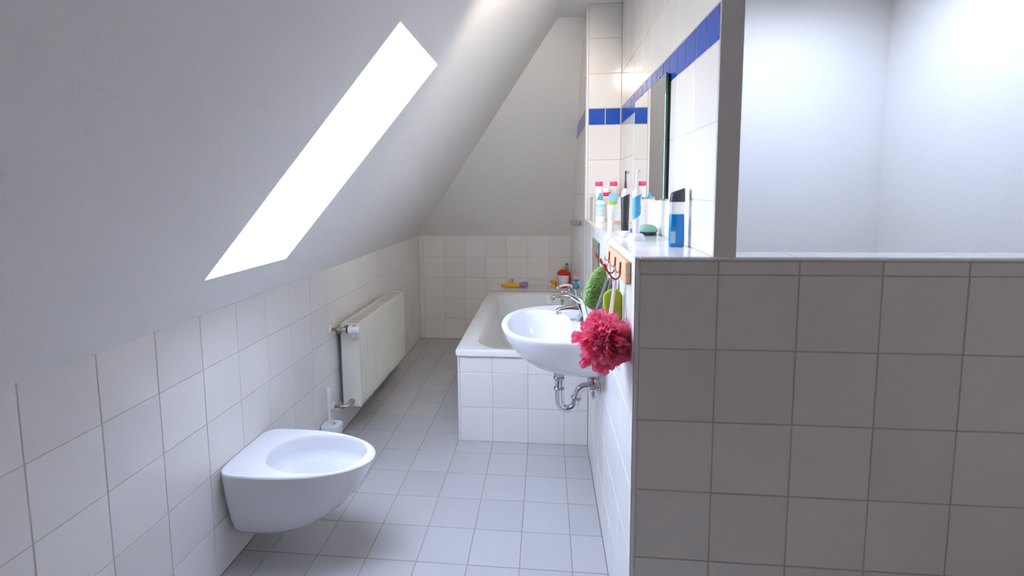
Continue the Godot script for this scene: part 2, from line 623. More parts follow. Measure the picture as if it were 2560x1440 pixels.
	tiles(wm, Vector3(XM, 0, 0), Vector3(0, 0, 1), Vector3(0, 1, 0), steps(ZP, 1.405, 0.1, 1.19), [1.803, 1.9], "blue_tile", 0.006)
	s = st()
	cbox(s, Vector3(XM - 0.004, YL + 0.0005, 1.4055), Vector3(XM + 0.054, YC, 1.409), 0.0015)
	obj("end_trim", s, "trim", wm)
	# the rest of the room, behind the viewer and past the half wall
	s = st()
	cbox(s, Vector3(-0.6, 0, 3.2), Vector3(2.85, YC + 0.05, 3.3), 0.0)
	struct("wall_front", s, "beige_paint", "plain beige wall behind the viewer", "wall")
	s = st()
	cbox(s, Vector3(2.75, 0, -0.3), Vector3(2.85, YC + 0.05, 3.3), 0.0)
	struct("wall_alcove_right", s, "plaster", "plain white side wall of the alcove past the half wall", "wall")
	s = st()
	cbox(s, Vector3(1.40, 0, -0.3), Vector3(2.85, YC + 0.05, -0.2), 0.0)
	struct("wall_alcove_back", s, "plaster", "plain white wall at the back of the alcove past the half wall", "wall")

func corner_trim(s: SurfaceTool, x: float, z: float, y0: float, y1: float):
	# quarter round profile on the outer corner facing left and forward
	var pts: Array = []
	for k in 7:
		var a := PI / 2 + PI / 2 * k / 6.0
		pts.append(Vector2(x + 0.0105 + cos(a) * 0.0110, z - 0.0105 + sin(a) * 0.0110))
	pts = [Vector2(x + 0.0150, z + 0.0006)] + pts + [Vector2(x - 0.0006, z - 0.0150), Vector2(x + 0.0150, z - 0.0150)]
	var lo := PackedVector3Array()
	var hi := PackedVector3Array()
	for p in pts:
		lo.append(Vector3(p.x, y0, p.y))
		hi.append(Vector3(p.x, y1, p.y))
	lo.reverse()
	hi.reverse()
	loft(s, [lo, hi])

func slope_box(s: SurfaceTool, z0: float, z1: float, s0: float, s1: float, h0: float, h1: float):
	s.set_smooth_group(FLAT)
	hexa(s, [slope(z1, s0, h0), slope(z0, s0, h0), slope(z0, s1, h0), slope(z1, s1, h0), slope(z1, s0, h1), slope(z0, s0, h1), slope(z0, s1, h1), slope(z1, s1, h1)])

func hexa(s: SurfaceTool, b: Array):
	# b[0..3] one face seen counterclockwise from outside the box, b[4..7] the face behind it
	quad(s, b[0], b[1], b[2], b[3])
	quad(s, b[7], b[6], b[5], b[4])
	for i in 4:
		var k := (i + 1) % 4
		quad(s, b[k], b[i], b[i + 4], b[k + 4])

func ceiling_lamp():
	# a swivelling ceiling spot, above the picture, turned to the far end of the room
	var t := thing("ceiling_spot", "small white swivelling spot lamp on the flat ceiling near the viewer", "lamp", Vector3(1.09, YC, 1.25))
	var aim := (Vector3(0.42, 1.28, -0.9) - Vector3(1.09, YC - 0.09, 1.25)).normalized()
	var s := st()
	lathe(s, [Vector2(0.04, 0.0), Vector2(0.045, -0.003), Vector2(0.045, -0.016), Vector2(0.042, -0.019)])
	rod(s, Vector3(0, -0.015, 0), Vector3(0, -0.075, 0), 0.006)
	obj("base", s, "trim", t)
	s = st()
	var c := Vector3(0, -0.09, 0)
	lathe(s, [Vector2(0.022, -0.05), Vector2(0.030, -0.044), Vector2(0.042, 0.03), Vector2(0.043, 0.034), Vector2(0.040, 0.034), Vector2(0.038, 0.03)], axis(c, c + aim))
	obj("shade", s, "trim", t)
	s = st()
	rod(s, c + aim * 0.026, c + aim * 0.031, 0.038, 24, 0.001)
	obj("lens", s, "lamp_glass", t)
	var l := SpotLight3D.new()
	l.name = "spot_light"
	l.look_at_from_position(c + aim * 0.045, c + aim, Vector3.UP)
	l.light_color = Color(1.0, 0.955, 0.905)
	l.light_energy = 0.055
	l.light_size = 0.06
	l.spot_range = 8.0
	l.spot_attenuation = 2.0
	l.spot_angle = 38.0
	l.spot_angle_attenuation = 0.6
	l.shadow_enabled = true
	t.add_child(l)

# ---------------------------------------------------------------- bathtub
func rrect(x0: float, x1: float, z0: float, z1: float, y: float, r: float, n := 12) -> PackedVector3Array:
	# rounded rectangle, turning the way ring() does
	var out := PackedVector3Array()
	var cs := [Vector2(x1 - r, z1 - r), Vector2(x0 + r, z1 - r), Vector2(x0 + r, z0 + r), Vector2(x1 - r, z0 + r)]
	for q in 4:
		for k in n + 1:
			var a := PI / 2 * (q + float(k) / n)
			out.append(Vector3(cs[q].x + cos(a) * r, y, cs[q].y + sin(a) * r))
	return out

func bath():
	var y := 0.536
	var s := st()
	var zf := 0.0805
	# surround
	cbox(s, Vector3(0.4016, 0, zf - 0.03), Vector3(XF - 0.002, y - 0.036, zf - 0.0016), 0.0)
	cbox(s, Vector3(0.4016, 0, -1.555), Vector3(0.43, y - 0.036, zf - 0.03), 0.0)
	cbox(s, Vector3(0.4016, 0, ZB + 0.002), Vector3(XF - 0.002, y - 0.003, -1.557), 0.0)
	var su := obj("bath_surround", s, "grout")
	tag(su, "white tiled apron and rear shelf that the bathtub is set into", "bath surround")
	tiles(su, Vector3(0, 0, zf), Vector3(1, 0, 0), Vector3(0, 1, 0), [0.415, 0.6, 0.8, 1.0, XF], [0.0, 0.201, 0.402, y - 0.033], "wall_tile")
	tiles(su, Vector3(0.4, 0, 0), Vector3(0, 0, 1), Vector3(0, 1, 0), steps(ZB, zf - 0.014, 0.2, 0.0), [0.0, 0.201, 0.402, y - 0.033], "wall_tile")
	tiles(su, Vector3(0, y + 0.001, 0), Vector3(1, 0, 0), Vector3(0, 0, -1), [0.4, 0.531, 0.731, 0.931, XF - 0.002], [-ZB - 0.002, 1.558], "wall_tile", 0.002)
	s = st()
	corner_trim(s, 0.4, zf, 0.0, y - 0.034)
	obj("corner_trim", s, "trim", su)
	# tub
	var tub := thing("bathtub", "white bathtub with a rounded rim, set in tiles under the roof slope", "bathtub", Vector3(0.76, 0, -0.73))
	var off := -tub.position
	s = st()
	var x0 := 0.391
	var x1 := XF - 0.002
	var z0 := -1.556
	var z1 := 0.094
	var rings: Array = []
	rings.append(rrect(x0 + 0.006, x1 - 0.004, z0 + 0.004, z1 - 0.006, y - 0.034, 0.02))
	rings.append(rrect(x0, x1, z0, z1, y - 0.032, 0.024))
	rings.append(rrect(x0 - 0.001, x1, z0, z1 + 0.001, y - 0.010, 0.024))
	rings.append(rrect(x0 + 0.002, x1, z0, z1 - 0.002, y - 0.003, 0.024))
	rings.append(rrect(x0 + 0.008, x1 - 0.004, z0 + 0.004, z1 - 0.008, y, 0.024))
	rings.append(rrect(0.482, 1.092, -1.424, 0.046, y - 0.001, 0.19))
	rings.append(rrect(0.492, 1.084, -1.416, 0.036, y - 0.006, 0.19))
	rings.append(rrect(0.500, 1.078, -1.410, 0.026, y - 0.018, 0.19))
	rings.append(rrect(0.512, 1.068, -1.400, -0.01, y - 0.08, 0.18))
	rings.append(rrect(0.528, 1.056, -1.384, -0.09, y - 0.22, 0.17))
	rings.append(rrect(0.545, 1.042, -1.360, -0.16, y - 0.34, 0.16))
	rings.append(rrect(0.565, 1.025, -1.335, -0.20, y - 0.385, 0.15))
	rings.append(rrect(0.62, 0.98, -1.27, -0.27, y - 0.402, 0.13))
	for i in rings.size():
		rings[i] = moved(rings[i], Transform3D(Basis.IDENTITY, off))
	loft(s, rings, false, true)
	obj("tub", s, "acrylic", tub)
	s = st()
	var at := Vector3(0.928, 0.475, -1.394) + off
	rod(s, at, at + Vector3(0, 0.006, 0.016), 0.03, 28, 0.004)
	obj("overflow_cover", s, "acrylic", tub)
	s = st()
	at = Vector3(0.80, 0.1345, -1.0) + off
	rod(s, at, at + Vector3(0, 0.006, 0), 0.033, 28, 0.003)
	obj("drain", s, "chrome", tub)

# ---------------------------------------------------------------- washbasin
func dshape(xw: float, xt: float, cz: float, b: float, y: float, e := 2.3, n := 64) -> PackedVector3Array:
	# D outline: round towards xt, straight towards the wall at xw
	var out := PackedVector3Array()
	var len := absf(xw - xt)
	var sg := signf(xt - xw)
	var cut := 0.30
	for j in n:
		var t := TAU * j / n
		var c := cos(t)
		var px: float
		var pz: float
		if c * sg > 0.0 or true:
			px = signf(c) * pow(absf(c), 2.0 / e)
			pz = signf(sin(t)) * pow(absf(sin(t)), 2.0 / e)
		# rounded half has semi axis len*(1-cut), straight half len*cut with squared corners
		if px * sg < 0.0:
			var q := pow(absf(c), 0.35)
			var w := pow(absf(sin(t)), 0.35)
			px = -sg * q * len * cut
			pz = signf(sin(t)) * w
		else:
			px = px * len * (1.0 - cut)
		out.append(Vector3(xw + sg * len * cut + px, y, cz + pz * b))
	return out

func basin():
	var y := 0.853
	var c := Vector3(XF, 0, 0.608)
	var ba := thing("washbasin", "white ceramic washbasin hung on the half wall in front of bathtub", "washbasin", Vector3(XF, 0.62, 0.608))
	var off := Transform3D(Basis.IDENTITY, -ba.position)
	var s := st()
	var rings: Array = []
	# outside, from the underside up
	for r in [[0.20, 0.16, 0.6484], [0.34, 0.30, 0.6480], [0.48, 0.42, 0.6537], [0.60, 0.55, 0.6677], [0.72, 0.68, 0.6906], [0.82, 0.79, 0.7222], [0.90, 0.885, 0.7608], [0.955, 0.95, 0.7977], [0.985, 0.985, 0.8270], [0.998, 0.998, 0.8422], [0.996, 0.996, 0.8490], [0.985, 0.985, 0.8530]]:
		rings.append(dshape(XF - 0.001, XF - 0.428 * r[0], c.z, 0.303 * r[1], r[2], 2.2))
	# inside
	var cx := 0.872
	var cz := 0.632
	for r in [[1.0, 1.0, 0.8525, 2.15], [0.975, 0.98, 0.849, 2.15], [0.955, 0.965, 0.838, 2.15], [0.93, 0.94, 0.80, 2.15], [0.86, 0.87, 0.752, 2.15], [0.72, 0.72, 0.715, 2.1], [0.5, 0.48, 0.693, 2.1], [0.2, 0.16, 0.685, 2.0]]:
		var q := ring(Vector3(lerpf(0.93, cx, (r[0] - 0.2) / 0.8), r[2], lerpf(0.608, cz, (r[0] - 0.2) / 0.8)), 0.140 * r[0], 0.230 * r[1], 64, r[3])
		rings.append(q)
	for i in rings.size():
		rings[i] = moved(rings[i], off)
	loft(s, rings, true, true)
	obj("bowl", s, "ceramic", ba)
	s = st()
	rod(s, off * Vector3(0.93, 0.6845, 0.608), off * Vector3(0.93, 0.690, 0.608), 0.022, 24, 0.002)
	obj("drain", s, "chrome", ba)
	# mixer tap
	var tap := thing("basin_tap", "chrome single lever tap standing on the washbasin", "tap", Vector3(1.062, 0.852, 0.6))
	off = Transform3D(Basis.IDENTITY, -tap.position)
	s = st()
	rings = []
	for r in [[1.062, 0.8525, 0.0295], [1.062, 0.856, 0.0295], [1.061, 0.862, 0.027], [1.058, 0.885, 0.0245], [1.053, 0.91, 0.0235], [1.049, 0.930, 0.0215], [1.047, 0.938, 0.019]]:
		rings.append(moved(ring(Vector3(r[0], r[1], 0.6), r[2] * 1.0, r[2] * 0.95, 28), off))
	loft(s, rings)
	obj("body", s, "chrome", tap)
	s = st()
	rings = []
	for r in [[1.055, 0.900, 0.030, 0.020], [1.03, 0.907, 0.021, 0.020], [1.005, 0.909, 0.0155, 0.019], [0.98, 0.907, 0.012, 0.018], [0.96, 0.903, 0.010, 0.017], [0.948, 0.899, 0.009, 0.016], [0.944, 0.897, 0.006, 0.012]]:
		var rg := PackedVector3Array()
		for p in ring(Vector3.ZERO, r[3], r[2], 24, 2.6):
			rg.append(off * Vector3(r[0], r[1] + p.z, 0.6 + p.x))
		rings.append(rg)
	loft(s, rings)
	obj("spout", s, "chrome", tap)
	s = st()
	rod(s, off * Vector3(0.957, 0.900, 0.6), off * Vector3(0.955, 0.883, 0.6), 0.0115, 20, 0.002)
	obj("aerator", s, "dull_chrome", tap)
	s = st()
	rings = []
	for r in [[1.062, 0.928, 0.004, 0.012], [1.058, 0.936, 0.013, 0.02], [1.047, 0.944, 0.016, 0.0215], [1.034, 0.953, 0.013, 0.019], [1.018, 0.962, 0.009, 0.016], [1.004, 0.968, 0.006, 0.0135], [0.996, 0.970, 0.003, 0.010]]:
		var rg := PackedVector3Array()
		for p in ring(Vector3.ZERO, r[3], r[2], 24, 2.4):
			rg.append(off * (Vector3(r[0], r[1], 0.6 + p.x) + Vector3(0.45, 0.89, 0) * p.z))
		rings.append(rg)
	loft(s, rings)
	obj("lever", s, "chrome", tap)
	# trap under the basin
	var tr := thing("drain_trap", "chrome U-bend siphon pipe running from under the washbasin to the wall", "pipe", Vector3(1.04, 0.43, 0.6))
	off = Transform3D(Basis.IDENTITY, -tr.position)
	org = -tr.position
	s = st()
	lathe(s, [Vector2(0.02, 0.0), Vector2(0.022, 0.002), Vector2(0.022, 0.046), Vector2(0.021, 0.0475)], Transform3D(Basis.IDENTITY, pz(0.957, 0.598)))
	lathe(s, [Vector2(0.022, 0.0), Vector2(0.0245, 0.002), Vector2(0.0245, 0.009), Vector2(0.023, 0.011)], Transform3D(Basis.IDENTITY, pz(0.957, 0.588)))
	obj("tailpiece", s, "dull_chrome", tr)
	s = st()
	rod(s, pz(0.957, 0.50), pz(0.957, 0.59), 0.0165, 24)
	obj("drop_pipe", s, "chrome", tr)
	s = st()
	var pts: Array = [pz(0.957, 0.545), pz(0.957, 0.51), pz(0.9575, 0.493)]
	for k in 13:
		var a := PI + (PI - 0.35) * k / 12.0
		pts.append(pz(0.9945 + cos(a) * 0.0365, 0.4885 + sin(a) * 0.0365))
	pts.append(pz(1.034, 0.505))
	tube(s, spline(pts, 3), 0.0165, 22)
	obj("u_bend", s, "chrome", tr)
	s = st()
	tube(s, spline([pz(1.031, 0.497), pz(1.036, 0.513), pz(1.041, 0.530), pz(1.051, 0.547), pz(1.068, 0.557), pz(1.09, 0.560), pz(1.11, 0.560), pz(1.130, 0.560)], 5), 0.0165, 22)
	obj("wall_pipe", s, "chrome", tr)
	for q in [[0.957, 0.545, 0.0, 1.0], [1.0335, 0.503, 0.28, 0.96]]:
		s = st()
		var d := Vector3(q[2], q[3], 0).normalized()
		var p0: Vector3 = pz(q[0], q[1])
		lathe(s, [Vector2(0.019, -0.006), Vector2(0.0225, -0.004), Vector2(0.0235, 0.0), Vector2(0.0225, 0.004), Vector2(0.019, 0.006)], axis(p0, p0 + d))
		obj("nut", s, "dull_chrome", tr)
	s = st()
	var pr: Vector3 = pz(1.121, 0.560)
	lathe(s, [Vector2(0.017, 0.0), Vector2(0.024, 0.001), Vector2(0.033, 0.006), Vector2(0.036, 0.0105)], axis(pr, pr + Vector3(1, 0, 0)))
	obj("rosette", s, "chrome", tr)
	s = st()
	rod(s, pz(0.975, 0.630), pz(0.992, 0.627), 0.005, 14)
	rod(s, pz(0.985, 0.6285), pz(0.998, 0.6265), 0.008, 14)
	obj("pop_up_screw", s, "nickel", tr)
	# two angle valves on the wall
	for q in [[0.665, 0.0], [0.545, 0.0]]:
		var v := thing("angle_valve", ["chrome angle valve under the washbasin, on the nearer side of the siphon", "chrome angle valve under the washbasin, on the bathtub side of the siphon"][0 if q[0] > 0.6 else 1], "valve", Vector3(XF, 0.573, q[0]))
		s = st()
		rod(s, Vector3(-0.0005, 0, 0), Vector3(-0.045, 0, 0), 0.010, 18)
		obj("body", s, "chrome", v)
		s = st()
		lathe(s, [Vector2(0.02, 0.0), Vector2(0.02, 0.002), Vector2(0.012, 0.009)], axis(Vector3(-0.0005, 0, 0), Vector3(-0.02, 0, 0)))
		obj("rosette", s, "chrome", v)
		s = st()
		rod(s, Vector3(-0.03, 0.0, 0), Vector3(-0.03, 0.022, 0), 0.0095, 6, 0.001)
		obj("nut", s, "dull_chrome", v)
		s = st()
		tube(s, spline([Vector3(-0.03, 0.02, 0), Vector3(-0.031, 0.04, 0), Vector3(-0.036, 0.056, (0.6 - q[0]) * 0.3), Vector3(-0.04, 0.066, (0.6 - q[0]) * 0.5)], 5), 0.005, 12)
		obj("supply_tube", s, "copper", v)
		s = st()
		rod(s, Vector3(-0.034, -0.004, 0.0), Vector3(-0.026, -0.042, 0.012), 0.010, 14, 0.002, 0.008)
		obj("handle", s, "chrome", v)

# ---------------------------------------------------------------- radiator
func radiator():
	var x0 := -0.281
	var x1 := -0.172
	var y0 := 0.175
	var y1 := 0.674
	var z0 := -0.825
	var z1 := 0.068
	var r := thing("radiator", "cream panel radiator with ribbed front hung on the left tiled wall", "radiator", Vector3(-0.2265, y0, -0.38))
	var off := -r.position
	var s := st()
	# front panel with pressed ribs: columns along z, rows along y
	var nz := 216
	var rows := [y0, y0 + 0.004, y0 + 0.030, y0 + 0.040, y1 - 0.058, y1 - 0.048, y1 - 0.022, y1 - 0.016, y1 - 0.006]
	var rings: Array = []
	for yy in rows:
		var line := PackedVector3Array()
		for i in nz + 1:
			var z := lerpf(z0, z1, float(i) / nz)
			var d := 0.0
			var inside: bool = yy > y0 + 0.035 and yy < y1 - 0.05
			var ph := fposmod((z1 - z) - 0.028, 0.0333) / 0.0333
			if z1 - z > 0.028 and z - z0 > 0.026:
				if inside:
					d = -0.004 * smoothstep(0.0, 0.22, ph) * (1.0 - smoothstep(0.45, 0.67, ph))
			if yy < y0 + 0.002 or yy > y1 - 0.008:
				d = -0.006
			line.append(off + Vector3(x1 + d, yy, z))
		line.reverse()
		rings.append(line)
	loft(s, rings, false, false, false)
	obj("front_panel", s, "enamel", r)
	s = st()
	cbox(s, off + Vector3(x0 + 0.004, y0 + 0.002, z0 + 0.004), off + Vector3(x0 + 0.016, y1 - 0.012, z1 - 0.004), 0.004)
	obj("rear_panel", s, "enamel", r)
	for z in [z1, z0]:
		s = st()
		cbox(s, off + Vector3(x0, y0, z - 0.0035), off + Vector3(x1 - 0.0005, y1 - 0.003, z + 0.0035), 0.0025)
		obj("side_panel", s, "enamel", r)
	# convector fins
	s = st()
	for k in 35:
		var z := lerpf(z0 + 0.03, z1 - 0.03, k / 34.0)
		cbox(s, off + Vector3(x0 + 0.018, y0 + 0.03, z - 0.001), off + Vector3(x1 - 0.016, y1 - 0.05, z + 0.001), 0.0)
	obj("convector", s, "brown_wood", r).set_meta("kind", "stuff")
	# grille: long bars and cross bars leave rows of slots
	s = st()
	var gy := y1 - 0.004
	var n := 10
	for k in n + 1:
		var xx := lerpf(x0 + 0.013, x1 - 0.013, float(k) / n)
		cbox(s, off + Vector3(xx - 0.0016, gy - 0.002, z0 + 0.006), off + Vector3(xx + 0.0016, gy, z1 - 0.006), 0.0)
	for k in 19:
		var z := lerpf(z0 + 0.016, z1 - 0.016, k / 18.0)
		cbox(s, off + Vector3(x0 + 0.002, gy - 0.0022, z - 0.0065), off + Vector3(x1 - 0.002, gy + 0.0003, z + 0.0065), 0.0005)
	cbox(s, off + Vector3(x0 - 0.001, gy - 0.014, z0), off + Vector3(x0 + 0.012, gy + 0.001, z1), 0.003)
	cbox(s, off + Vector3(x1 - 0.014, gy - 0.014, z0), off + Vector3(x1 - 0.0008, gy + 0.001, z1), 0.003)
	obj("top_grille", s, "enamel", r)
	s = st()
	cbox(s, off + Vector3(x0 + 0.0165, y0 + 0.04, z0 + 0.005), off + Vector3(x0 + 0.0175, y1 - 0.016, z1 - 0.005), 0.0)
	cbox(s, off + Vector3(x1 - 0.0075, y0 + 0.04, z0 + 0.005), off + Vector3(x1 - 0.0065, y1 - 0.016, z1 - 0.005), 0.0)
	obj("inner_lining", s, "brown_wood", r)
	for q in [[0.045, 0.016, 0.003], [0.005, 0.022, 0.0035], [-0.045, 0.012, 0.003], [-0.075, 0.016, 0.0028], [-0.13, 0.010, 0.003], [-0.155, 0.010, 0.004]]:
		s = st()
		cbox(s, off + Vector3(x1 - 0.0007, y0 + 0.003, q[0] - q[1]), off + Vector3(x1 + 0.0004, y0 + 0.003 + q[2], q[0] + q[1]), 0.0003)
		obj("paint_chip", s, "dark", r)
	# bracket behind
	s = st()
	cbox(s, off + Vector3(-0.304, y0 + 0.005, 0.030), off + Vector3(-0.286, y1 - 0.07, 0.036), 0.0005)
	cbox(s, off + Vector3(-0.309, y0 + 0.005, 0.0), off + Vector3(-0.304, y1 - 0.07, 0.036), 0.0005)
	cbox(s, off + Vector3(-0.311, y1 - 0.064, 0.03), off + Vector3(-0.272, y1 - 0.046, 0.074), 0.001)
	obj("bracket", s, "zinc", r)
	# thermostat valve
	s = st()
	var zv := 0.140
	var yv := 0.656
	org = off + Vector3(0, yv, zv)
	lathe(s, [Vector2(0.030, 0.0), Vector2(0.030, 0.003), Vector2(0.026, 0.010), Vector2(0.012, 0.014)], axis(vx(XL + 0.0005), vx(0.0)))
	obj("pipe_rosette", s, "white_plastic", r)
	s = st()
	rod(s, vx(XL + 0.005), vx(-0.262), 0.0085)
	obj("supply_pipe", s, "copper", r)
	s = st()
	rod(s, vx(-0.268), vx(-0.254), 0.0115, 6)
	rod(s, vx(-0.256), vx(-0.215), 0.0095)
	lathe(s, [Vector2(0.010, 0), Vector2(0.014, 0.006), Vector2(0.014, 0.018), Vector2(0.011, 0.026)], axis(vx(-0.247), vx(0.0)))
	rod(s, vx(-0.234), vx(-0.234) + Vector3(0, 0, -0.072), 0.010)
	rod(s, vx(-0.234) + Vector3(0, 0, -0.04), vx(-0.234) + Vector3(0, 0, -0.058), 0.0135, 6)
	obj("valve_body", s, "nickel", r)
	s = st()
	lathe(s, [Vector2(0.012, 0), Vector2(0.021, 0.003), Vector2(0.0235, 0.008), Vector2(0.0225, 0.011)], axis(vx(-0.213), vx(0.0)))
	tube(s, spline([vx(-0.228) + Vector3(0, 0.008, 0), vx(-0.222) + Vector3(0, 0.02, 0), vx(-0.213) + Vector3(0, 0.022, 0), vx(-0.206) + Vector3(0, 0.015, 0)], 5), 0.0016, 8)
	obj("valve_collar", s, "dark_plastic", r)
	s = st()
	rings = []
	for q in [[0.020, 0.0], [0.0245, 0.003], [0.0245, 0.022], [0.023, 0.030], [0.0205, 0.056], [0.019, 0.062], [0.012, 0.064]]:
		var rg := PackedVector3Array()
		for j in 48:
			var rr: float = q[0] * (0.955 if (j % 4 < 2 and q[1] > 0.024 and q[1] < 0.061) else 1.0)
			rg.append(axis(vx(-0.203), vx(0.0)) * Vector3(cos(TAU * j / 48) * rr, q[1], sin(TAU * j / 48) * rr))
		rings.append(rg)
	loft(s, rings)
	obj("thermostat_knob", s, "white_plastic", r)
	s = st()
	for k in 3:
		var a := 1.1 + 0.32 * k
		var p := Vector3(-0.172, yv + sin(a) * 0.0236, zv + cos(a) * 0.0236) + off
		cbox(s, Vector3(-0.011, -0.0009, -0.0003), Vector3(0.011, 0.0009, 0.0003), 0.0, Transform3D(Basis(Vector3(1, 0, 0), -a + PI / 2), p))
	obj("scale_mark", s, "red_print", r)
	# return valve
	yv = 0.205
	zv = 0.140
	s = st()
	lathe(s, [Vector2(0.027, 0.0), Vector2(0.027, 0.003), Vector2(0.022, 0.009), Vector2(0.012, 0.012)], axis(off + Vector3(XL + 0.0005, yv, zv), off + Vector3(0, yv, zv)))
	obj("pipe_rosette", s, "white_plastic", r)
	s = st()
	rod(s, off + Vector3(XL + 0.005, yv, zv), off + Vector3(-0.268, yv, zv), 0.0085)
	obj("return_pipe", s, "copper", r)
	s = st()
	rod(s, off + Vector3(-0.274, yv, zv), off + Vector3(-0.260, yv, zv), 0.0115, 6)
	tube(s, spline([off + Vector3(-0.264, yv, zv), off + Vector3(-0.245, yv, zv - 0.001), off + Vector3(-0.230, yv + 0.002, zv - 0.012), off + Vector3(-0.224, yv + 0.006, zv - 0.035), off + Vector3(-0.224, yv + 0.006, 0.070)], 6), 0.0125, 18)
	rod(s, off + Vector3(-0.224, yv + 0.006, 0.096), off + Vector3(-0.224, yv + 0.006, 0.078), 0.017, 6)
	obj("return_valve", s, "nickel", r)

# ---------------------------------------------------------------- toilet
func toilet():
	var t := thing("toilet", "white wall-hung toilet bowl below the skylight, left of the floor", "toilet", Vector3(XL, 0.1, 0.96))
	var off := Transform3D(Basis.IDENTITY, -t.position)
	var s := st()
	var rings: Array = []
	for r in [[0.40, 0.40, 0.105], [0.50, 0.52, 0.115], [0.62, 0.64, 0.145], [0.74, 0.75, 0.195], [0.85, 0.85, 0.255], [0.93, 0.93, 0.315], [0.975, 0.975, 0.362], [0.995, 0.995, 0.386], [0.998, 0.998, 0.394], [0.99, 0.99, 0.399], [0.975, 0.975, 0.401]]:
		rings.append(dshape(XL + 0.001, XL + 0.545 * r[0], 0.96, 0.181 * r[1], r[2], 2.05))
	for r in [[1.0, 1.0, 0.4005, 0.0], [0.985, 0.985, 0.397, 0.0], [0.972, 0.97, 0.385, 0.0], [0.955, 0.95, 0.345, 0.0], [0.94, 0.93, 0.318, 0.0], [0.86, 0.84, 0.308, 0.0], [0.74, 0.72, 0.275, -0.005], [0.5, 0.5, 0.235, -0.02], [0.3, 0.3, 0.20, -0.04], [0.2, 0.2, 0.15, -0.05]]:
		rings.append(ring(Vector3(r[3], r[2], 0.96), 0.195 * r[0], 0.142 * r[1], 64, 2.2))
	for i in rings.size():
		rings[i] = moved(rings[i], off)
	loft(s, rings, true, true)
	obj("bowl", s, "ceramic", t)
	# brush and its holder
	var c := Vector3(-0.258, 0, 0.28)
	var h := thing("brush_holder", "white plastic toilet brush holder on the floor by the left wall", "brush holder", c)
	s = st()
	rings = []
	for r in [[0.040, 0.040, 0.0], [0.044, 0.042, 0.004], [0.046, 0.043, 0.06], [0.048, 0.044, 0.125], [0.0525, 0.047, 0.150], [0.0535, 0.048, 0.164], [0.0515, 0.046, 0.171], [0.046, 0.041, 0.173]]:
		rings.append(ring(Vector3(0, r[2], 0), r[0], r[1], 40, 3.2))
	rings.append(ring(Vector3(0, 0.172, 0), 0.020, 0.020, 40))
	rings.append(ring(Vector3(0, 0.150, 0), 0.018, 0.018, 40))
	loft(s, rings, true, false)
	obj("cup", s, "white_plastic", h)
	var b := thing("toilet_brush", "white toilet brush upright in its holder by the left wall", "toilet brush", c + Vector3(-0.006, 0.03, 0.012))
	s = st()
	lathe(s, [Vector2(0.006, 0.05), Vector2(0.006, 0.215), Vector2(0.0065, 0.228)], Transform3D.IDENTITY, 18)
	obj("rod", s, "white_plastic", b)
	s = st()
	lathe(s, [Vector2(0.0085, 0.228), Vector2(0.0105, 0.234), Vector2(0.0108, 0.30), Vector2(0.010, 0.345), Vector2(0.008, 0.350)], Transform3D.IDENTITY, 22)
	obj("handle", s, "white_plastic", b)
	s = st()
	lathe(s, [Vector2(0.006, 0.140), Vector2(0.013, 0.142), Vector2(0.013, 0.148), Vector2(0.006, 0.150)], Transform3D.IDENTITY, 18)
	obj("ring", s, "white_plastic", b)
	s = st()
	lathe(s, [Vector2(0.006, 0.0), Vector2(0.016, 0.01), Vector2(0.0165, 0.05), Vector2(0.008, 0.06)], Transform3D.IDENTITY, 18)
	obj("bristles", s, "rubber_white", b)

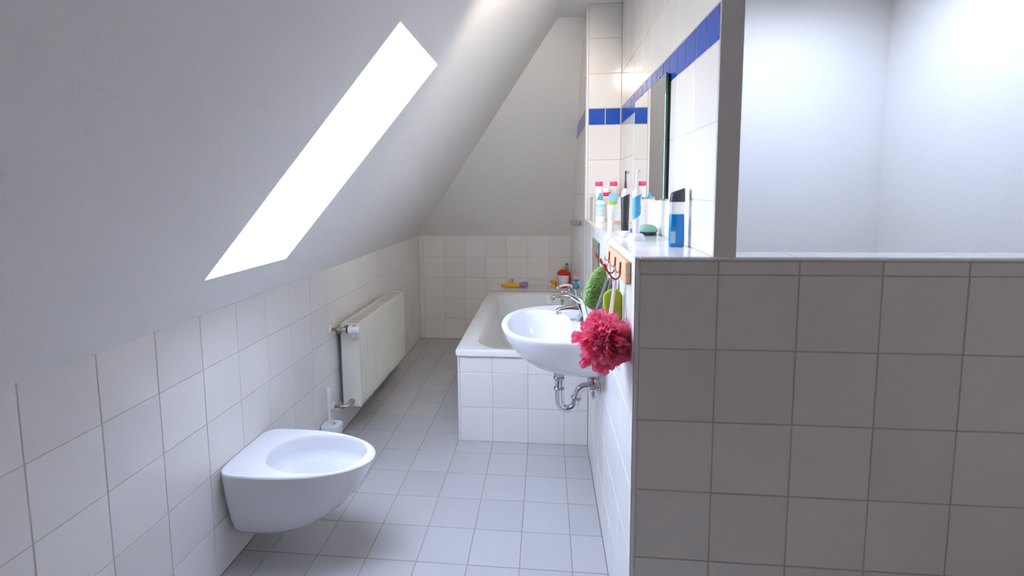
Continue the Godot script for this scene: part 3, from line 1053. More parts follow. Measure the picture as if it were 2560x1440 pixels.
# ---------------------------------------------------------------- mirrors
func mirrors():
	var m := thing("mirror", "frameless rectangular wall mirror with a green glass edge above the ledge", "mirror", Vector3(1.322, 1.39, 0.6105))
	var s := st()
	var hz := 0.3015
	cbox(s, Vector3(-0.002, 0.0, -hz), Vector3(0.0045, 0.445, hz), 0.0)
	obj("glass", s, "glass_edge", m)
	s = st()
	s.set_smooth_group(FLAT)
	cbox(s, Vector3(-0.0028, 0.0015, -hz + 0.0015), Vector3(-0.0019, 0.4435, hz - 0.0015), 0.0002)
	obj("reflecting_face", s, "mirror", m)
	s = st()
	cbox(s, Vector3(0.005, 0.004, -hz + 0.004), Vector3(0.0145, 0.441, hz - 0.004), 0.0)
	obj("backing", s, "dark", m)
	for k in [[0.445, -0.16], [0.445, 0.19], [0.0, -0.16], [0.0, 0.16]]:
		s = st()
		var up: float = 1.0 if k[0] > 0.2 else -1.0
		cbox(s, Vector3(-0.0055, k[0] - 0.004, k[1] - 0.008), Vector3(0.0145, k[0] + 0.004, k[1] + 0.008), 0.001, Transform3D(Basis.IDENTITY, Vector3(0, up * 0.003, 0)))
		obj("clip", s, "dull_chrome", m)
	var g := thing("small_mirror", "narrow frameless mirror on the half wall above the washbasin, below the ledge", "mirror", Vector3(XF - 0.0045, 0.86, 0.455))
	s = st()
	cbox(s, Vector3(-0.0025, 0.0, -0.13), Vector3(0.0035, 0.335, 0.13), 0.0)
	obj("glass", s, "glass_edge", g)
	s = st()
	cbox(s, Vector3(-0.0032, 0.001, -0.129), Vector3(-0.0024, 0.334, 0.129), 0.0002)
	obj("reflecting_face", s, "mirror", g)
	# clear soap dish on the wall beside the bath
	var d := thing("soap_dish", "clear scalloped soap dish fixed to tiles left of the pillar foot", "soap dish", Vector3(XF, 1.19, -0.44))
	s = st()
	var rings: Array = []
	for r in [[0.012, 0.012, 0.0], [0.024, 0.03, 0.004], [0.033, 0.045, 0.018], [0.037, 0.052, 0.036], [0.034, 0.049, 0.036], [0.030, 0.042, 0.019], [0.020, 0.026, 0.008]]:
		rings.append(ring(Vector3(-0.042, r[2], 0), r[0], r[1], 32, 2.4))
	loft(s, rings)
	obj("dish", s, "dish_clear", d)
	s = st()
	cbox(s, Vector3(-0.016, 0.004, -0.02), Vector3(-0.0005, 0.03, 0.02), 0.003)
	obj("bracket", s, "dull_chrome", d)

# ---------------------------------------------------------------- things on the ledge
func ledge_things():
	var s: SurfaceTool
	var rings: Array
	# shower gel
	var g := thing("shower_gel_bottle", "clear bottle of blue shower gel with a slanted dark grey cap", "bottle", Vector3(1.299, YL, 1.178))
	s = st()
	rings = []
	for r in [[0.0200, 0.0115, 0.0], [0.0225, 0.014, 0.003], [0.0230, 0.0147, 0.02], [0.0220, 0.0142, 0.07], [0.0213, 0.0139, 0.098], [0.0208, 0.0134, 0.1005]]:
		rings.append(ring(Vector3(0, r[2], 0), r[0], r[1], 36, 3.0))
	loft(s, rings)
	obj("gel", s, "gel", g)
	s = st()
	rings = []
	for r in [[0.0212, 0.0138, 0.1005], [0.0212, 0.0138, 0.12], [0.0214, 0.0138, 0.139]]:
		rings.append(ring(Vector3(0, r[2], 0), r[0], r[1], 36, 3.0))
	loft(s, rings)
	obj("bottle_body", s, "bottle_clear", g)
	s = st()
	rings = []
	for r in [[0.0222, 0.0145, 0.138, 0.138], [0.0226, 0.0148, 0.141, 0.141], [0.0215, 0.014, 0.156, 0.160], [0.0195, 0.0128, 0.166, 0.1745], [0.0165, 0.0108, 0.169, 0.179], [0.010, 0.007, 0.1715, 0.1805]]:
		var rg := PackedVector3Array()
		for p in ring(Vector3.ZERO, r[0], r[1], 36, 2.8):
			var k = (p.x / r[0]) * 0.5 + 0.5
			rg.append(Vector3(p.x + (1.0 - r[0] / 0.0226) * 0.018, lerpf(r[2], r[3], k), p.z))
		rings.append(rg)
	loft(s, rings)
	obj("cap", s, "cap_grey", g)
	s = st()
	uvquad(s, Vector3(-0.0215, 0.012, 0.0132), Vector3(-0.006, 0.012, 0.0152), Vector3(-0.006, 0.062, 0.0148), Vector3(-0.0210, 0.062, 0.0128))
	obj("label_sticker", s, "gel_label", g)
	# electric toothbrushes on their chargers
	toothbrush("electric toothbrush with a black handle, standing on its charger on the ledge", Vector3(1.1935, YL, 0.862), true)
	toothbrush("electric toothbrush with a light blue handle, standing on its charger on the ledge", Vector3(1.214, YL, 0.978), false)
	# charging cable hanging over the edge
	s = st()
	tube(s, spline([Vector3(1.176, YL + 0.008, 0.872), Vector3(1.158, YL + 0.012, 0.905), Vector3(1.138, YL + 0.010, 0.93), Vector3(1.122, YL - 0.008, 0.925), Vector3(1.114, YL - 0.05, 0.91), Vector3(1.118, YL - 0.12, 0.90), Vector3(1.127, YL - 0.22, 0.90), Vector3(1.128, YL - 0.34, 0.90)], 8), 0.0018, 8)
	var cb := obj("charger_cable", s, "white_plastic")
	tag(cb, "thin white charger cable hanging over the ledge by the hook board", "cable")
	# hair brush
	var h := thing("hair_brush", "mint green detangling hair brush lying bristles down below the big mirror", "hair brush", Vector3(1.285, YL, 0.80))
	s = st()
	rings = []
	for k in 13:
		var a := PI / 2 * k / 12.0
		rings.append(ring(Vector3(0, 0.016 + sin(a) * 0.027 * (1.0), 0), 0.042 * pow(cos(a), 0.7) + 0.0005, 0.03 * pow(cos(a), 0.7) + 0.0005, 32, 2.3))
	loft(s, rings)
	obj("shell", s, "mint", h)
	s = st()
	rings = [ring(Vector3(0, 0.0125, 0), 0.040, 0.028, 32, 2.3), ring(Vector3(0, 0.0165, 0), 0.0415, 0.0295, 32, 2.3)]
	loft(s, rings)
	obj("bristle_pad", s, "mint_dark", h)
	s = st()
	for i in 13:
		for j in 9:
			var p := Vector3((i - 6) * 0.006, 0, (j - 4) * 0.0062)
			if pow(p.x / 0.04, 2) + pow(p.z / 0.028, 2) < 0.95:
				rod(s, p + Vector3(0, 0.0, 0), p + Vector3(0, 0.014, 0), 0.0009, 5, 0.0)
	obj("bristles", s, "mint_dark", h).set_meta("kind", "stuff")
	s = st()
	for q in [[-0.022, 0.0335, 0.014, 0.008], [-0.008, 0.0395, 0.010, 0.006], [0.012, 0.037, 0.014, 0.007]]:
		ball(s, Vector3(q[0], q[1], q[2]), Vector3(q[3], 0.003, 0.006), 12)
	obj("flower_print", s, "orange_plastic", h)
	# basket in front of the pillar
	var bx := thing("storage_basket", "perforated cream basket of toiletries standing against the pillar foot", "basket", Vector3(1.242, YL, -0.085))
	var hx := 0.082
	var hz := 0.105
	var bh := 0.128
	s = st()
	cbox(s, Vector3(-hx, 0.0015, -hz), Vector3(hx, 0.005, hz), 0.001)
	obj("base", s, "cream", bx)
	for q in [[0, hz, hx], [0, -hz, hx], [1, hx, hz], [1, -hx, hz]]:
		s = st()
		var n: int = 12 if q[0] == 0 else 15
		for k in n + 1:
			var a: float = lerpf(-q[2], q[2], float(k) / n)
			var w := 0.0048
			if q[0] == 0:
				cbox(s, Vector3(a - w, 0.004, q[1] - 0.0012), Vector3(a + w, bh, q[1] + 0.0012), 0.0)
			else:
				cbox(s, Vector3(q[1] - 0.0012, 0.004, a - w), Vector3(q[1] + 0.0012, bh, a + w), 0.0)
		for k in 9:
			var yy := lerpf(0.006, bh, k / 8.0)
			if q[0] == 0:
				cbox(s, Vector3(-q[2], yy - 0.0055, q[1] - 0.0016), Vector3(q[2], yy + 0.0055, q[1] + 0.0016), 0.0005)
			else:
				cbox(s, Vector3(q[1] - 0.0016, yy - 0.0055, -q[2]), Vector3(q[1] + 0.0016, yy + 0.0055, q[2]), 0.0005)
		obj("side_panel", s, "cream", bx)
	# pink capped bottles in the basket
	for i in 2:
		var b := thing("lotion_bottle", ["white bottle with a pink cap, at the left end of cream basket", "white bottle with a pink cap, at the right end of cream basket"][i], "bottle", [Vector3(1.199, YL + 0.0055, -0.10), Vector3(1.284, YL + 0.0055, -0.125)][i], "pink-capped bottles in the basket")
		s = st()
		rings = []
		for r in [[0.017, 0.012, 0.0], [0.019, 0.014, 0.003], [0.0195, 0.0145, 0.08], [0.0205, 0.0150, 0.188], [0.019, 0.014, 0.193]]:
			rings.append(ring(Vector3(0, r[2], 0), r[0], r[1], 28, 2.6))
		loft(s, rings)
		obj("bottle_body", s, "white_plastic", b)
		s = st()
		rings = []
		for r in [[0.0200, 0.0148, 0.189], [0.0205, 0.0152, 0.191], [0.0200, 0.0148, 0.212], [0.018, 0.013, 0.2145]]:
			rings.append(ring(Vector3(0, r[2], 0), r[0], r[1], 28, 2.6))
		loft(s, rings)
		obj("cap", s, "pink_cap", b)
	# white jar with a red band
	var j := thing("cream_tub", "white tub with a red band between two pink-capped bottles", "tub", Vector3(1.241, YL + 0.0055, -0.085))
	s = st()
	lathe(s, [Vector2(0.018, 0), Vector2(0.0195, 0.003), Vector2(0.0195, 0.130), Vector2(0.0185, 0.132)])
	obj("tub_body", s, "white_plastic", j)
	s = st()
	lathe(s, [Vector2(0.0198, 0.132), Vector2(0.0202, 0.134), Vector2(0.0202, 0.152), Vector2(0.0198, 0.154)])
	obj("red_band", s, "red_print", j)
	s = st()
	lathe(s, [Vector2(0.0198, 0.154), Vector2(0.0204, 0.156), Vector2(0.0204, 0.176), Vector2(0.0185, 0.179)])
	obj("lid", s, "white_plastic", j)
	# pump bottle
	var p := thing("spray_bottle", "white bottle with light blue label and cyan nozzle before cream basket", "bottle", Vector3(1.190, YL, 0.055))
	s = st()
	lathe(s, [Vector2(0.022, 0), Vector2(0.0255, 0.003), Vector2(0.0262, 0.02), Vector2(0.0262, 0.098), Vector2(0.024, 0.108), Vector2(0.016, 0.116), Vector2(0.011, 0.119), Vector2(0.011, 0.122)], Transform3D.IDENTITY, 32)
	obj("bottle_body", s, "white_plastic", p)
	s = st()
	for k in 20:
		var a0 := 0.15 + 2.85 * k / 20.0
		var a1 := 0.15 + 2.85 * (k + 1) / 20.0
		var R := 0.0266
		uvquad(s, Vector3(cos(a1) * R, 0.03, sin(a1) * R), Vector3(cos(a0) * R, 0.03, sin(a0) * R), Vector3(cos(a0) * R, 0.098, sin(a0) * R), Vector3(cos(a1) * R, 0.098, sin(a1) * R), 1.0 - (k + 1) / 20.0, 1.0 - k / 20.0)
	obj("label_sticker", s, "pump_label", p)
	s = st()
	lathe(s, [Vector2(0.0125, 0.119), Vector2(0.0135, 0.121), Vector2(0.0128, 0.133), Vector2(0.0085, 0.139), Vector2(0.006, 0.147), Vector2(0.0042, 0.156), Vector2(0.003, 0.158)], Transform3D.IDENTITY, 24)
	obj("nozzle", s, "cyan_plastic", p)
	# toothpaste tube standing on its cap
	var t := thing("toothpaste_tube", "white toothpaste tube with blue and green end standing on its cap", "tube", Vector3(1.1775, YL, 0.592))
	s = st()
	lathe(s, [Vector2(0.0135, 0), Vector2(0.0150, 0.002), Vector2(0.0138, 0.048), Vector2(0.0125, 0.050)], Transform3D.IDENTITY, 28)
	obj("cap", s, "white_plastic", t)
	for q in [["tube_body", "neck_label", 0.049, 0.112], ["green_end", "green_plastic", 0.112, 0.126], ["blue_end", "paper_blue", 0.126, 0.160]]:
		s = st()
		rings = []
		for k in 9:
			var yy := lerpf(q[2], q[3], k / 8.0)
			var u := (yy - 0.049) / 0.111
			var rg := ring(Vector3(0.012 * u * u, yy, 0), lerpf(0.0145, 0.0205, smoothstep(0.0, 0.8, u)), lerpf(0.0145, 0.0016, smoothstep(0.0, 1.0, u)), 28, 2.0, 0.12)
			for i in rg.size():
				rg[i].y -= clampf(u - 0.75, 0.0, 1.0) * maxf(0.0, rg[i].x - 0.012) * 2.4
			rings.append(rg)
		loft(s, rings)
		obj(q[0], s, q[1], t)
	# drinking glass
	var dg := thing("drinking_glass", "clear drinking glass between the toothpaste tube and black toothbrush", "glass", Vector3(1.246, YL, 0.26))
	s = st()
	lathe(s, [Vector2(0.024, 0), Vector2(0.026, 0.002), Vector2(0.030, 0.11), Vector2(0.0292, 0.111), Vector2(0.0284, 0.11), Vector2(0.0246, 0.008), Vector2(0.020, 0.006)], Transform3D.IDENTITY, 32)
	obj("tumbler", s, "glass", dg)
	s = st()
	lathe(s, [Vector2(0.010, 0.0065), Vector2(0.022, 0.007), Vector2(0.023, 0.018), Vector2(0.012, 0.021)], Transform3D.IDENTITY, 24)
	obj("amber_soap", s, "orange_plastic", dg)
	# small blue cap
	s = st()
	lathe(s, [Vector2(0.009, 0.0), Vector2(0.0105, 0.002), Vector2(0.0100, 0.024), Vector2(0.008, 0.027)], Transform3D(Basis.IDENTITY, Vector3.ZERO), 24)
	var bc := thing("blue_cap", "small royal blue cap between the two electric toothbrushes", "cap", Vector3(1.228, YL, 0.82))
	obj("cap_body", s, "royal_blue", bc)
	s = st()
	lathe(s, [Vector2(0.0106, 0.0), Vector2(0.0112, 0.001), Vector2(0.0112, 0.004), Vector2(0.0106, 0.005)], Transform3D.IDENTITY, 24)
	obj("rim", s, "white_plastic", bc)

func uvquad(s: SurfaceTool, a: Vector3, b: Vector3, c: Vector3, d: Vector3, u0 := 0.0, u1 := 1.0):
	s.set_smooth_group(0)
	var uv := [Vector2(u0, 1), Vector2(u1, 1), Vector2(u1, 0), Vector2(u0, 0)]
	var v := [a, b, c, d]
	for i in [0, 2, 1, 0, 3, 2]:
		s.set_uv(uv[i])
		s.add_vertex(v[i])

func toothbrush(label: String, at: Vector3, black: bool):
	var t := thing("electric_toothbrush", label, "toothbrush", at)
	var s := st()
	var rings: Array = []
	var w := 0.026 if black else 0.030
	for r in [[1.0, 0.0], [1.02, 0.003], [0.88, 0.018], [0.72, 0.0225], [0.45, 0.024]]:
		rings.append(ring(Vector3(0, r[1], 0), w * r[0], w * r[0] * 1.1, 32, 2.4))
	loft(s, rings)
	obj("charger", s, "white_plastic", t)
	s = st()
	rings = []
	var prof := [[0.0125, 0.024], [0.0133, 0.027], [0.0140, 0.06], [0.0148, 0.10], [0.0158, 0.135], [0.0162, 0.155]] if black else [[0.0120, 0.024], [0.0130, 0.028], [0.0125, 0.06], [0.0138, 0.09], [0.0155, 0.12], [0.0160, 0.145], [0.0158, 0.155]]
	for r in prof:
		var rg := ring(Vector3(0, r[1], 0), r[0], r[0], 32)
		if r[1] > 0.15:
			for i in rg.size():
				rg[i].y += rg[i].x * 0.45
		rings.append(rg)
	loft(s, rings)
	obj("handle", s, "dark_plastic" if black else "white_plastic", t)
	s = st()
	rings = []
	for r in [[0.0155, 0.155], [0.0142, 0.166], [0.0105, 0.175], [0.0065, 0.179], [0.0055, 0.181]]:
		var rg := ring(Vector3(0.001, r[1], 0), r[0], r[0], 28)
		if r[1] < 0.16:
			for i in rg.size():
				rg[i].y += rg[i].x * 0.45
		rings.append(rg)
	loft(s, rings)
	obj("collar", s, "white_plastic", t)
	var m := "dark_plastic" if black else "white_plastic"
	s = st()
	lathe(s, [Vector2(0.0052, 0.181), Vector2(0.0045, 0.195), Vector2(0.0030, 0.215), Vector2(0.0026, 0.232), Vector2(0.003, 0.238)], Transform3D.IDENTITY, 16)
	ball(s, Vector3(0.001, 0.240, 0), Vector3(0.0042, 0.006, 0.006), 14)
	obj("brush_head", s, m, t)
	s = st()
	rod(s, Vector3(0.003, 0.240, 0), Vector3(0.0125, 0.240, 0), 0.0058, 16, 0.0008)
	obj("bristles", s, "bristle" if black else "rubber_white", t)
	# grip
	s = st()
	if black:
		cbox(s, Vector3(-0.0035, 0.035, 0.010), Vector3(0.0035, 0.075, 0.0145), 0.0015)
		obj("switch", s, "dark", t)
	else:
		rings = []
		for k in 33:
			var yy := lerpf(0.068, 0.1548, k / 32.0)
			var u := k / 32.0
			var r0 := 0.0
			for w2 in prof.size() - 1:
				if yy >= prof[w2][1] and yy <= prof[w2 + 1][1] + 0.004:
					r0 = lerpf(prof[w2][0], prof[w2 + 1][0], clampf((yy - prof[w2][1]) / (prof[w2 + 1][1] - prof[w2][1]), 0.0, 1.0)) + 0.0006
			var reach := lerpf(-0.9, 1.0, smoothstep(0.0, 0.3, u)) - 0.35 * exp(-pow((u - 0.55) / 0.18, 2.0)) * 0.0 - 0.30 * smoothstep(0.45, 0.7, u) * (1.0 - smoothstep(0.86, 1.0, u))
			var line := PackedVector3Array()
			for q in 21:
				# front band of the handle from the left side to a wavy right edge
				var xx := lerpf(-0.98, clampf(reach, -0.95, 0.98), q / 20.0)
				line.append(Vector3(xx * r0, yy + xx * r0 * 0.45 * smoothstep(0.80, 1.0, u), sqrt(maxf(0.0, 1.0 - xx * xx)) * r0))
			line.reverse()
			rings.append(line)
		loft(s, rings, false, false, false)
		obj("grip", s, "brush_blue", t)

# ---------------------------------------------------------------- the hook board and what hangs on it
func hanging_things():
	var b := thing("hook_board", "pale wooden board with red-tipped wire hooks on the half wall", "hook board", Vector3(XF, 1.167, 1.17))
	var s := st()
	cbox(s, Vector3(-0.016, 0.0, -0.2), Vector3(-0.0006, 0.063, 0.2), 0.003)
	obj("board", s, "wood", b)
	var k := 0
	for z in [-0.12, 0.02, 0.125]:
		s = st()
		tube(s, spline([Vector3(-0.018, 0.052, z), Vector3(-0.019, 0.030, z), Vector3(-0.021, 0.012, z + 0.004), Vector3(-0.030, 0.003, z + 0.008), Vector3(-0.042, 0.008, z + 0.006), Vector3(-0.054, 0.024, z), Vector3(-0.060, 0.036, z - 0.002)], 6), 0.0024, 10)
		var hk := obj("hook", s, "red_rubber", b)
		s = st()
		rod(s, Vector3(-0.0585, 0.033, z - 0.0015), Vector3(-0.0645, 0.046, z - 0.004), 0.0042, 12, 0.001)
		obj("tip", s, "red_paint", hk)
		s = st()
		tube(s, spline([Vector3(-0.0175, 0.050, z - 0.018), Vector3(-0.0185, 0.028, z - 0.018), Vector3(-0.024, 0.018, z - 0.016), Vector3(-0.030, 0.026, z - 0.016), Vector3(-0.031, 0.036, z - 0.017)], 5), 0.0021, 10)
		obj("small_hook", s, "wire", b)
		k += 1
	# green terry mitt
	var g := thing("wash_mitt", "fluffy green terry wash mitt hanging at the far end of hook board", "wash mitt", Vector3(1.07, 1.02, 1.075))
	var n := FastNoiseLite.new()
	n.seed = 5
	n.frequency = 190.0
	n.fractal_octaves = 3
	var G := [[1.0238, 1.053, 1.069, 0.008], [1.030, 1.043, 1.074, 0.016], [1.0363, 1.0358, 1.079, 0.02], [1.05, 1.025, 1.0875, 0.024], [1.0706, 1.0275, 1.0913, 0.026], [1.098, 1.0327, 1.0976, 0.027], [1.1254, 1.0417, 1.1025, 0.026], [1.140, 1.050, 1.105, 0.024], [1.1527, 1.0587, 1.1061, 0.021], [1.163, 1.069, 1.1054, 0.016], [1.1705, 1.080, 1.102, 0.009]]
	s = st()
	fuzzy(s, G, 1.075, g.position, n, 0.0045)
	obj("mitt", s, "green_terry", g)
	s = st()
	tube(s, spline([Vector3(0.024, 0.145, -0.004), Vector3(0.020, 0.163, 0.0), Vector3(0.024, 0.182, 0.0), Vector3(0.029, 0.163, 0.002), Vector3(0.027, 0.145, 0.002)], 5), 0.0018, 8)
	obj("loop", s, "rope", g)
	# grey cloth
	var c := thing("washcloth", "grey terry washcloth hanging folded beside the green mitt", "washcloth", Vector3(1.09, 1.02, 1.145))
	s = st()
	fuzzy(s, [[1.0230, 1.066, 1.090, 0.008], [1.032, 1.062, 1.097, 0.012], [1.0446, 1.061, 1.103, 0.014], [1.0645, 1.067, 1.106, 0.014], [1.091, 1.076, 1.111, 0.013], [1.1173, 1.085, 1.115, 0.012], [1.135, 1.091, 1.117, 0.010], [1.143, 1.095, 1.115, 0.006]], 1.140, c.position, n, 0.002)
	obj("back_fold", s, "grey_terry", c)
	s = st()
	fuzzy(s, [[1.040, 1.074, 1.094, 0.004], [1.055, 1.078, 1.101, 0.007], [1.0645, 1.081, 1.104, 0.008], [1.091, 1.090, 1.1125, 0.008], [1.1173, 1.098, 1.117, 0.008], [1.135, 1.101, 1.117, 0.007], [1.144, 1.103, 1.114, 0.004]], 1.156, c.position, n, 0.002)
	obj("front_fold", s, "grey_terry", c)
	s = st()
	tube(s, spline([Vector3(0.010, 0.118, 0.005), Vector3(0.004, 0.145, 0.006), Vector3(0.010, 0.172, 0.004), Vector3(0.016, 0.145, 0.004), Vector3(0.016, 0.118, 0.004)], 5), 0.0018, 8)
	obj("loop", s, "rope", c)
	# lime cloth behind the puff
	var l := thing("lime_cloth", "lime green cloth hanging behind the pink shower puff", "cloth", Vector3(1.105, 0.92, 1.25))
	s = st()
	fuzzy(s, [[0.9268, 1.112, 1.122, 0.004], [0.9351, 1.105, 1.126, 0.008], [0.96, 1.100, 1.128, 0.009], [0.99, 1.090, 1.129, 0.010], [1.03, 1.078, 1.129, 0.011], [1.06, 1.072, 1.129, 0.012], [1.085, 1.071, 1.1285, 0.012], [1.108, 1.0715, 1.128, 0.011], [1.122, 1.080, 1.122, 0.009], [1.132, 1.098, 1.110, 0.005]], 1.25, l.position, n, 0.0012)
	obj("cloth", s, "lime_cloth", l)
	s = st()
	tube(s, spline([Vector3(-0.002, 0.208, 0.0), Vector3(-0.008, 0.235, 0.012), Vector3(-0.006, 0.250, 0.022)], 5), 0.002, 8)
	obj("loop", s, "rope", l)
	# shower puff
	var p := thing("shower_puff", "ruffled pink mesh shower puff hanging by a white cord", "shower puff", Vector3(1.068, 1.008, 1.345))
	s = st()
	var r := RandomNumberGenerator.new()
	r.seed = 42
	var R := 0.070
	for i in 460:
		var y := 1.0 - 2.0 * (i + 0.5) / 460.0
		var a := i * 2.39996
		var d := Vector3(sqrt(1.0 - y * y) * cos(a), y, sqrt(1.0 - y * y) * sin(a))
		d = (d + Vector3(r.randfn(0, 0.16), r.randfn(0, 0.16), r.randfn(0, 0.16))).normalized()
		var u := d.cross(Vector3(r.randf() - 0.5, r.randf() - 0.5, r.randf() - 0.5)).normalized()
		var v := d.cross(u)
		var reach := R * r.randf_range(0.70, 1.10) * (1.0 + 0.6 * n.get_noise_3dv(d * 0.011)) * (1.0 + 0.10 * maxf(0.0, -d.y) - 0.12 * maxf(0.0, d.y))
		var wid := r.randf_range(0.009, 0.026)
		var ph := r.randf() * TAU
		var curl := r.randf_range(-0.35, 0.35)
		var lines: Array = []
		for q in 8:
			var t := 0.3 + 0.7 * q / 7.0
			var line := PackedVector3Array()
			for m in 10:
				var w := m / 9.0 - 0.5
				var k2 := t * t
				var q3 := d * (0.004 + reach * t - w * w * reach * 0.35 * t) + u * w * wid * (0.4 + 1.1 * k2) + v * (sin(w * 11.0 + ph) * 0.0042 * k2 + curl * reach * k2 * t * 0.5 + sin(t * 4.0 + ph) * 0.003)
				q3.x = minf(q3.x, XF - 0.002 - p.position.x)
				line.append(q3)
			lines.append(line)
		loft(s, lines, false, false, false, i * 8 + 1)
	obj("netting", s, "pink_net", p)
	s = st()
	for i in 1100:
		var d := Vector3(r.randfn(0, 1), r.randfn(0, 1), r.randfn(0, 1)).normalized()
		var u := d.cross(Vector3(r.randf() - 0.5, r.randf() - 0.5, r.randf() - 0.5)).normalized()
		var v := d.cross(u)
		var reach := R * r.randf_range(0.86, 1.16) * (1.0 + 0.6 * n.get_noise_3dv(d * 0.011)) * (1.0 + 0.10 * maxf(0.0, -d.y) - 0.12 * maxf(0.0, d.y))
		var span := r.randf_range(0.008, 0.02)
		var line_a := PackedVector3Array()
		var line_b := PackedVector3Array()
		for q in 9:
			var a := PI * q / 8.0
			var fp := d * (reach * (0.72 + 0.28 * sin(a))) - u * cos(a) * span * 0.5 + v * 0.002 * sin(a * 3.0)
			fp.x = minf(fp.x, XF - 0.003 - p.position.x)
			line_a.append(fp + v * 0.0005)
			line_b.append(fp - v * 0.0005)
		loft(s, [line_a, line_b], false, false, false, i + 1)
	obj("net_fringe", s, "pink_net", p).set_meta("kind", "stuff")
	s = st()
	tube(s, spline([Vector3(0.014, 0.040, -0.04), Vector3(0.022, 0.075, -0.062), Vector3(0.030, 0.12, -0.076), Vector3(0.033, 0.158, -0.080), Vector3(0.036, 0.164, -0.070), Vector3(0.034, 0.152, -0.062), Vector3(0.030, 0.112, -0.060), Vector3(0.025, 0.07, -0.050), Vector3(0.018, 0.040, -0.032)], 7), 0.0032, 10)
	obj("cord", s, "rope", p)

func fuzzy(s: SurfaceTool, rows: Array, z: float, at: Vector3, n: FastNoiseLite, amp: float):
	# a hanging soft body: rows of [y, left, right, half thickness], finely divided and roughened
	var rings: Array = []
	var N := 64
	for i in rows.size() - 1:
		for k in 10:
			var t := k / 10.0
			var q: Array = []
			for c in 4:
				q.append(cubic_interpolate(rows[i][c], rows[i + 1][c], rows[max(i - 1, 0)][c], rows[min(i + 2, rows.size() - 1)][c], t))
			var rg := ring(Vector3((q[1] + q[2]) * 0.5, q[0], z), (q[2] - q[1]) * 0.5, q[3], N, 2.3)
			for j in rg.size():
				var out := Vector3(cos(TAU * j / N), 0.2, sin(TAU * j / N))
				rg[j] += out * n.get_noise_3dv(rg[j]) * amp
				rg[j].x = minf(rg[j].x, XF - 0.002)
				rg[j] -= at
			rings.append(rg)
	loft(s, rings)

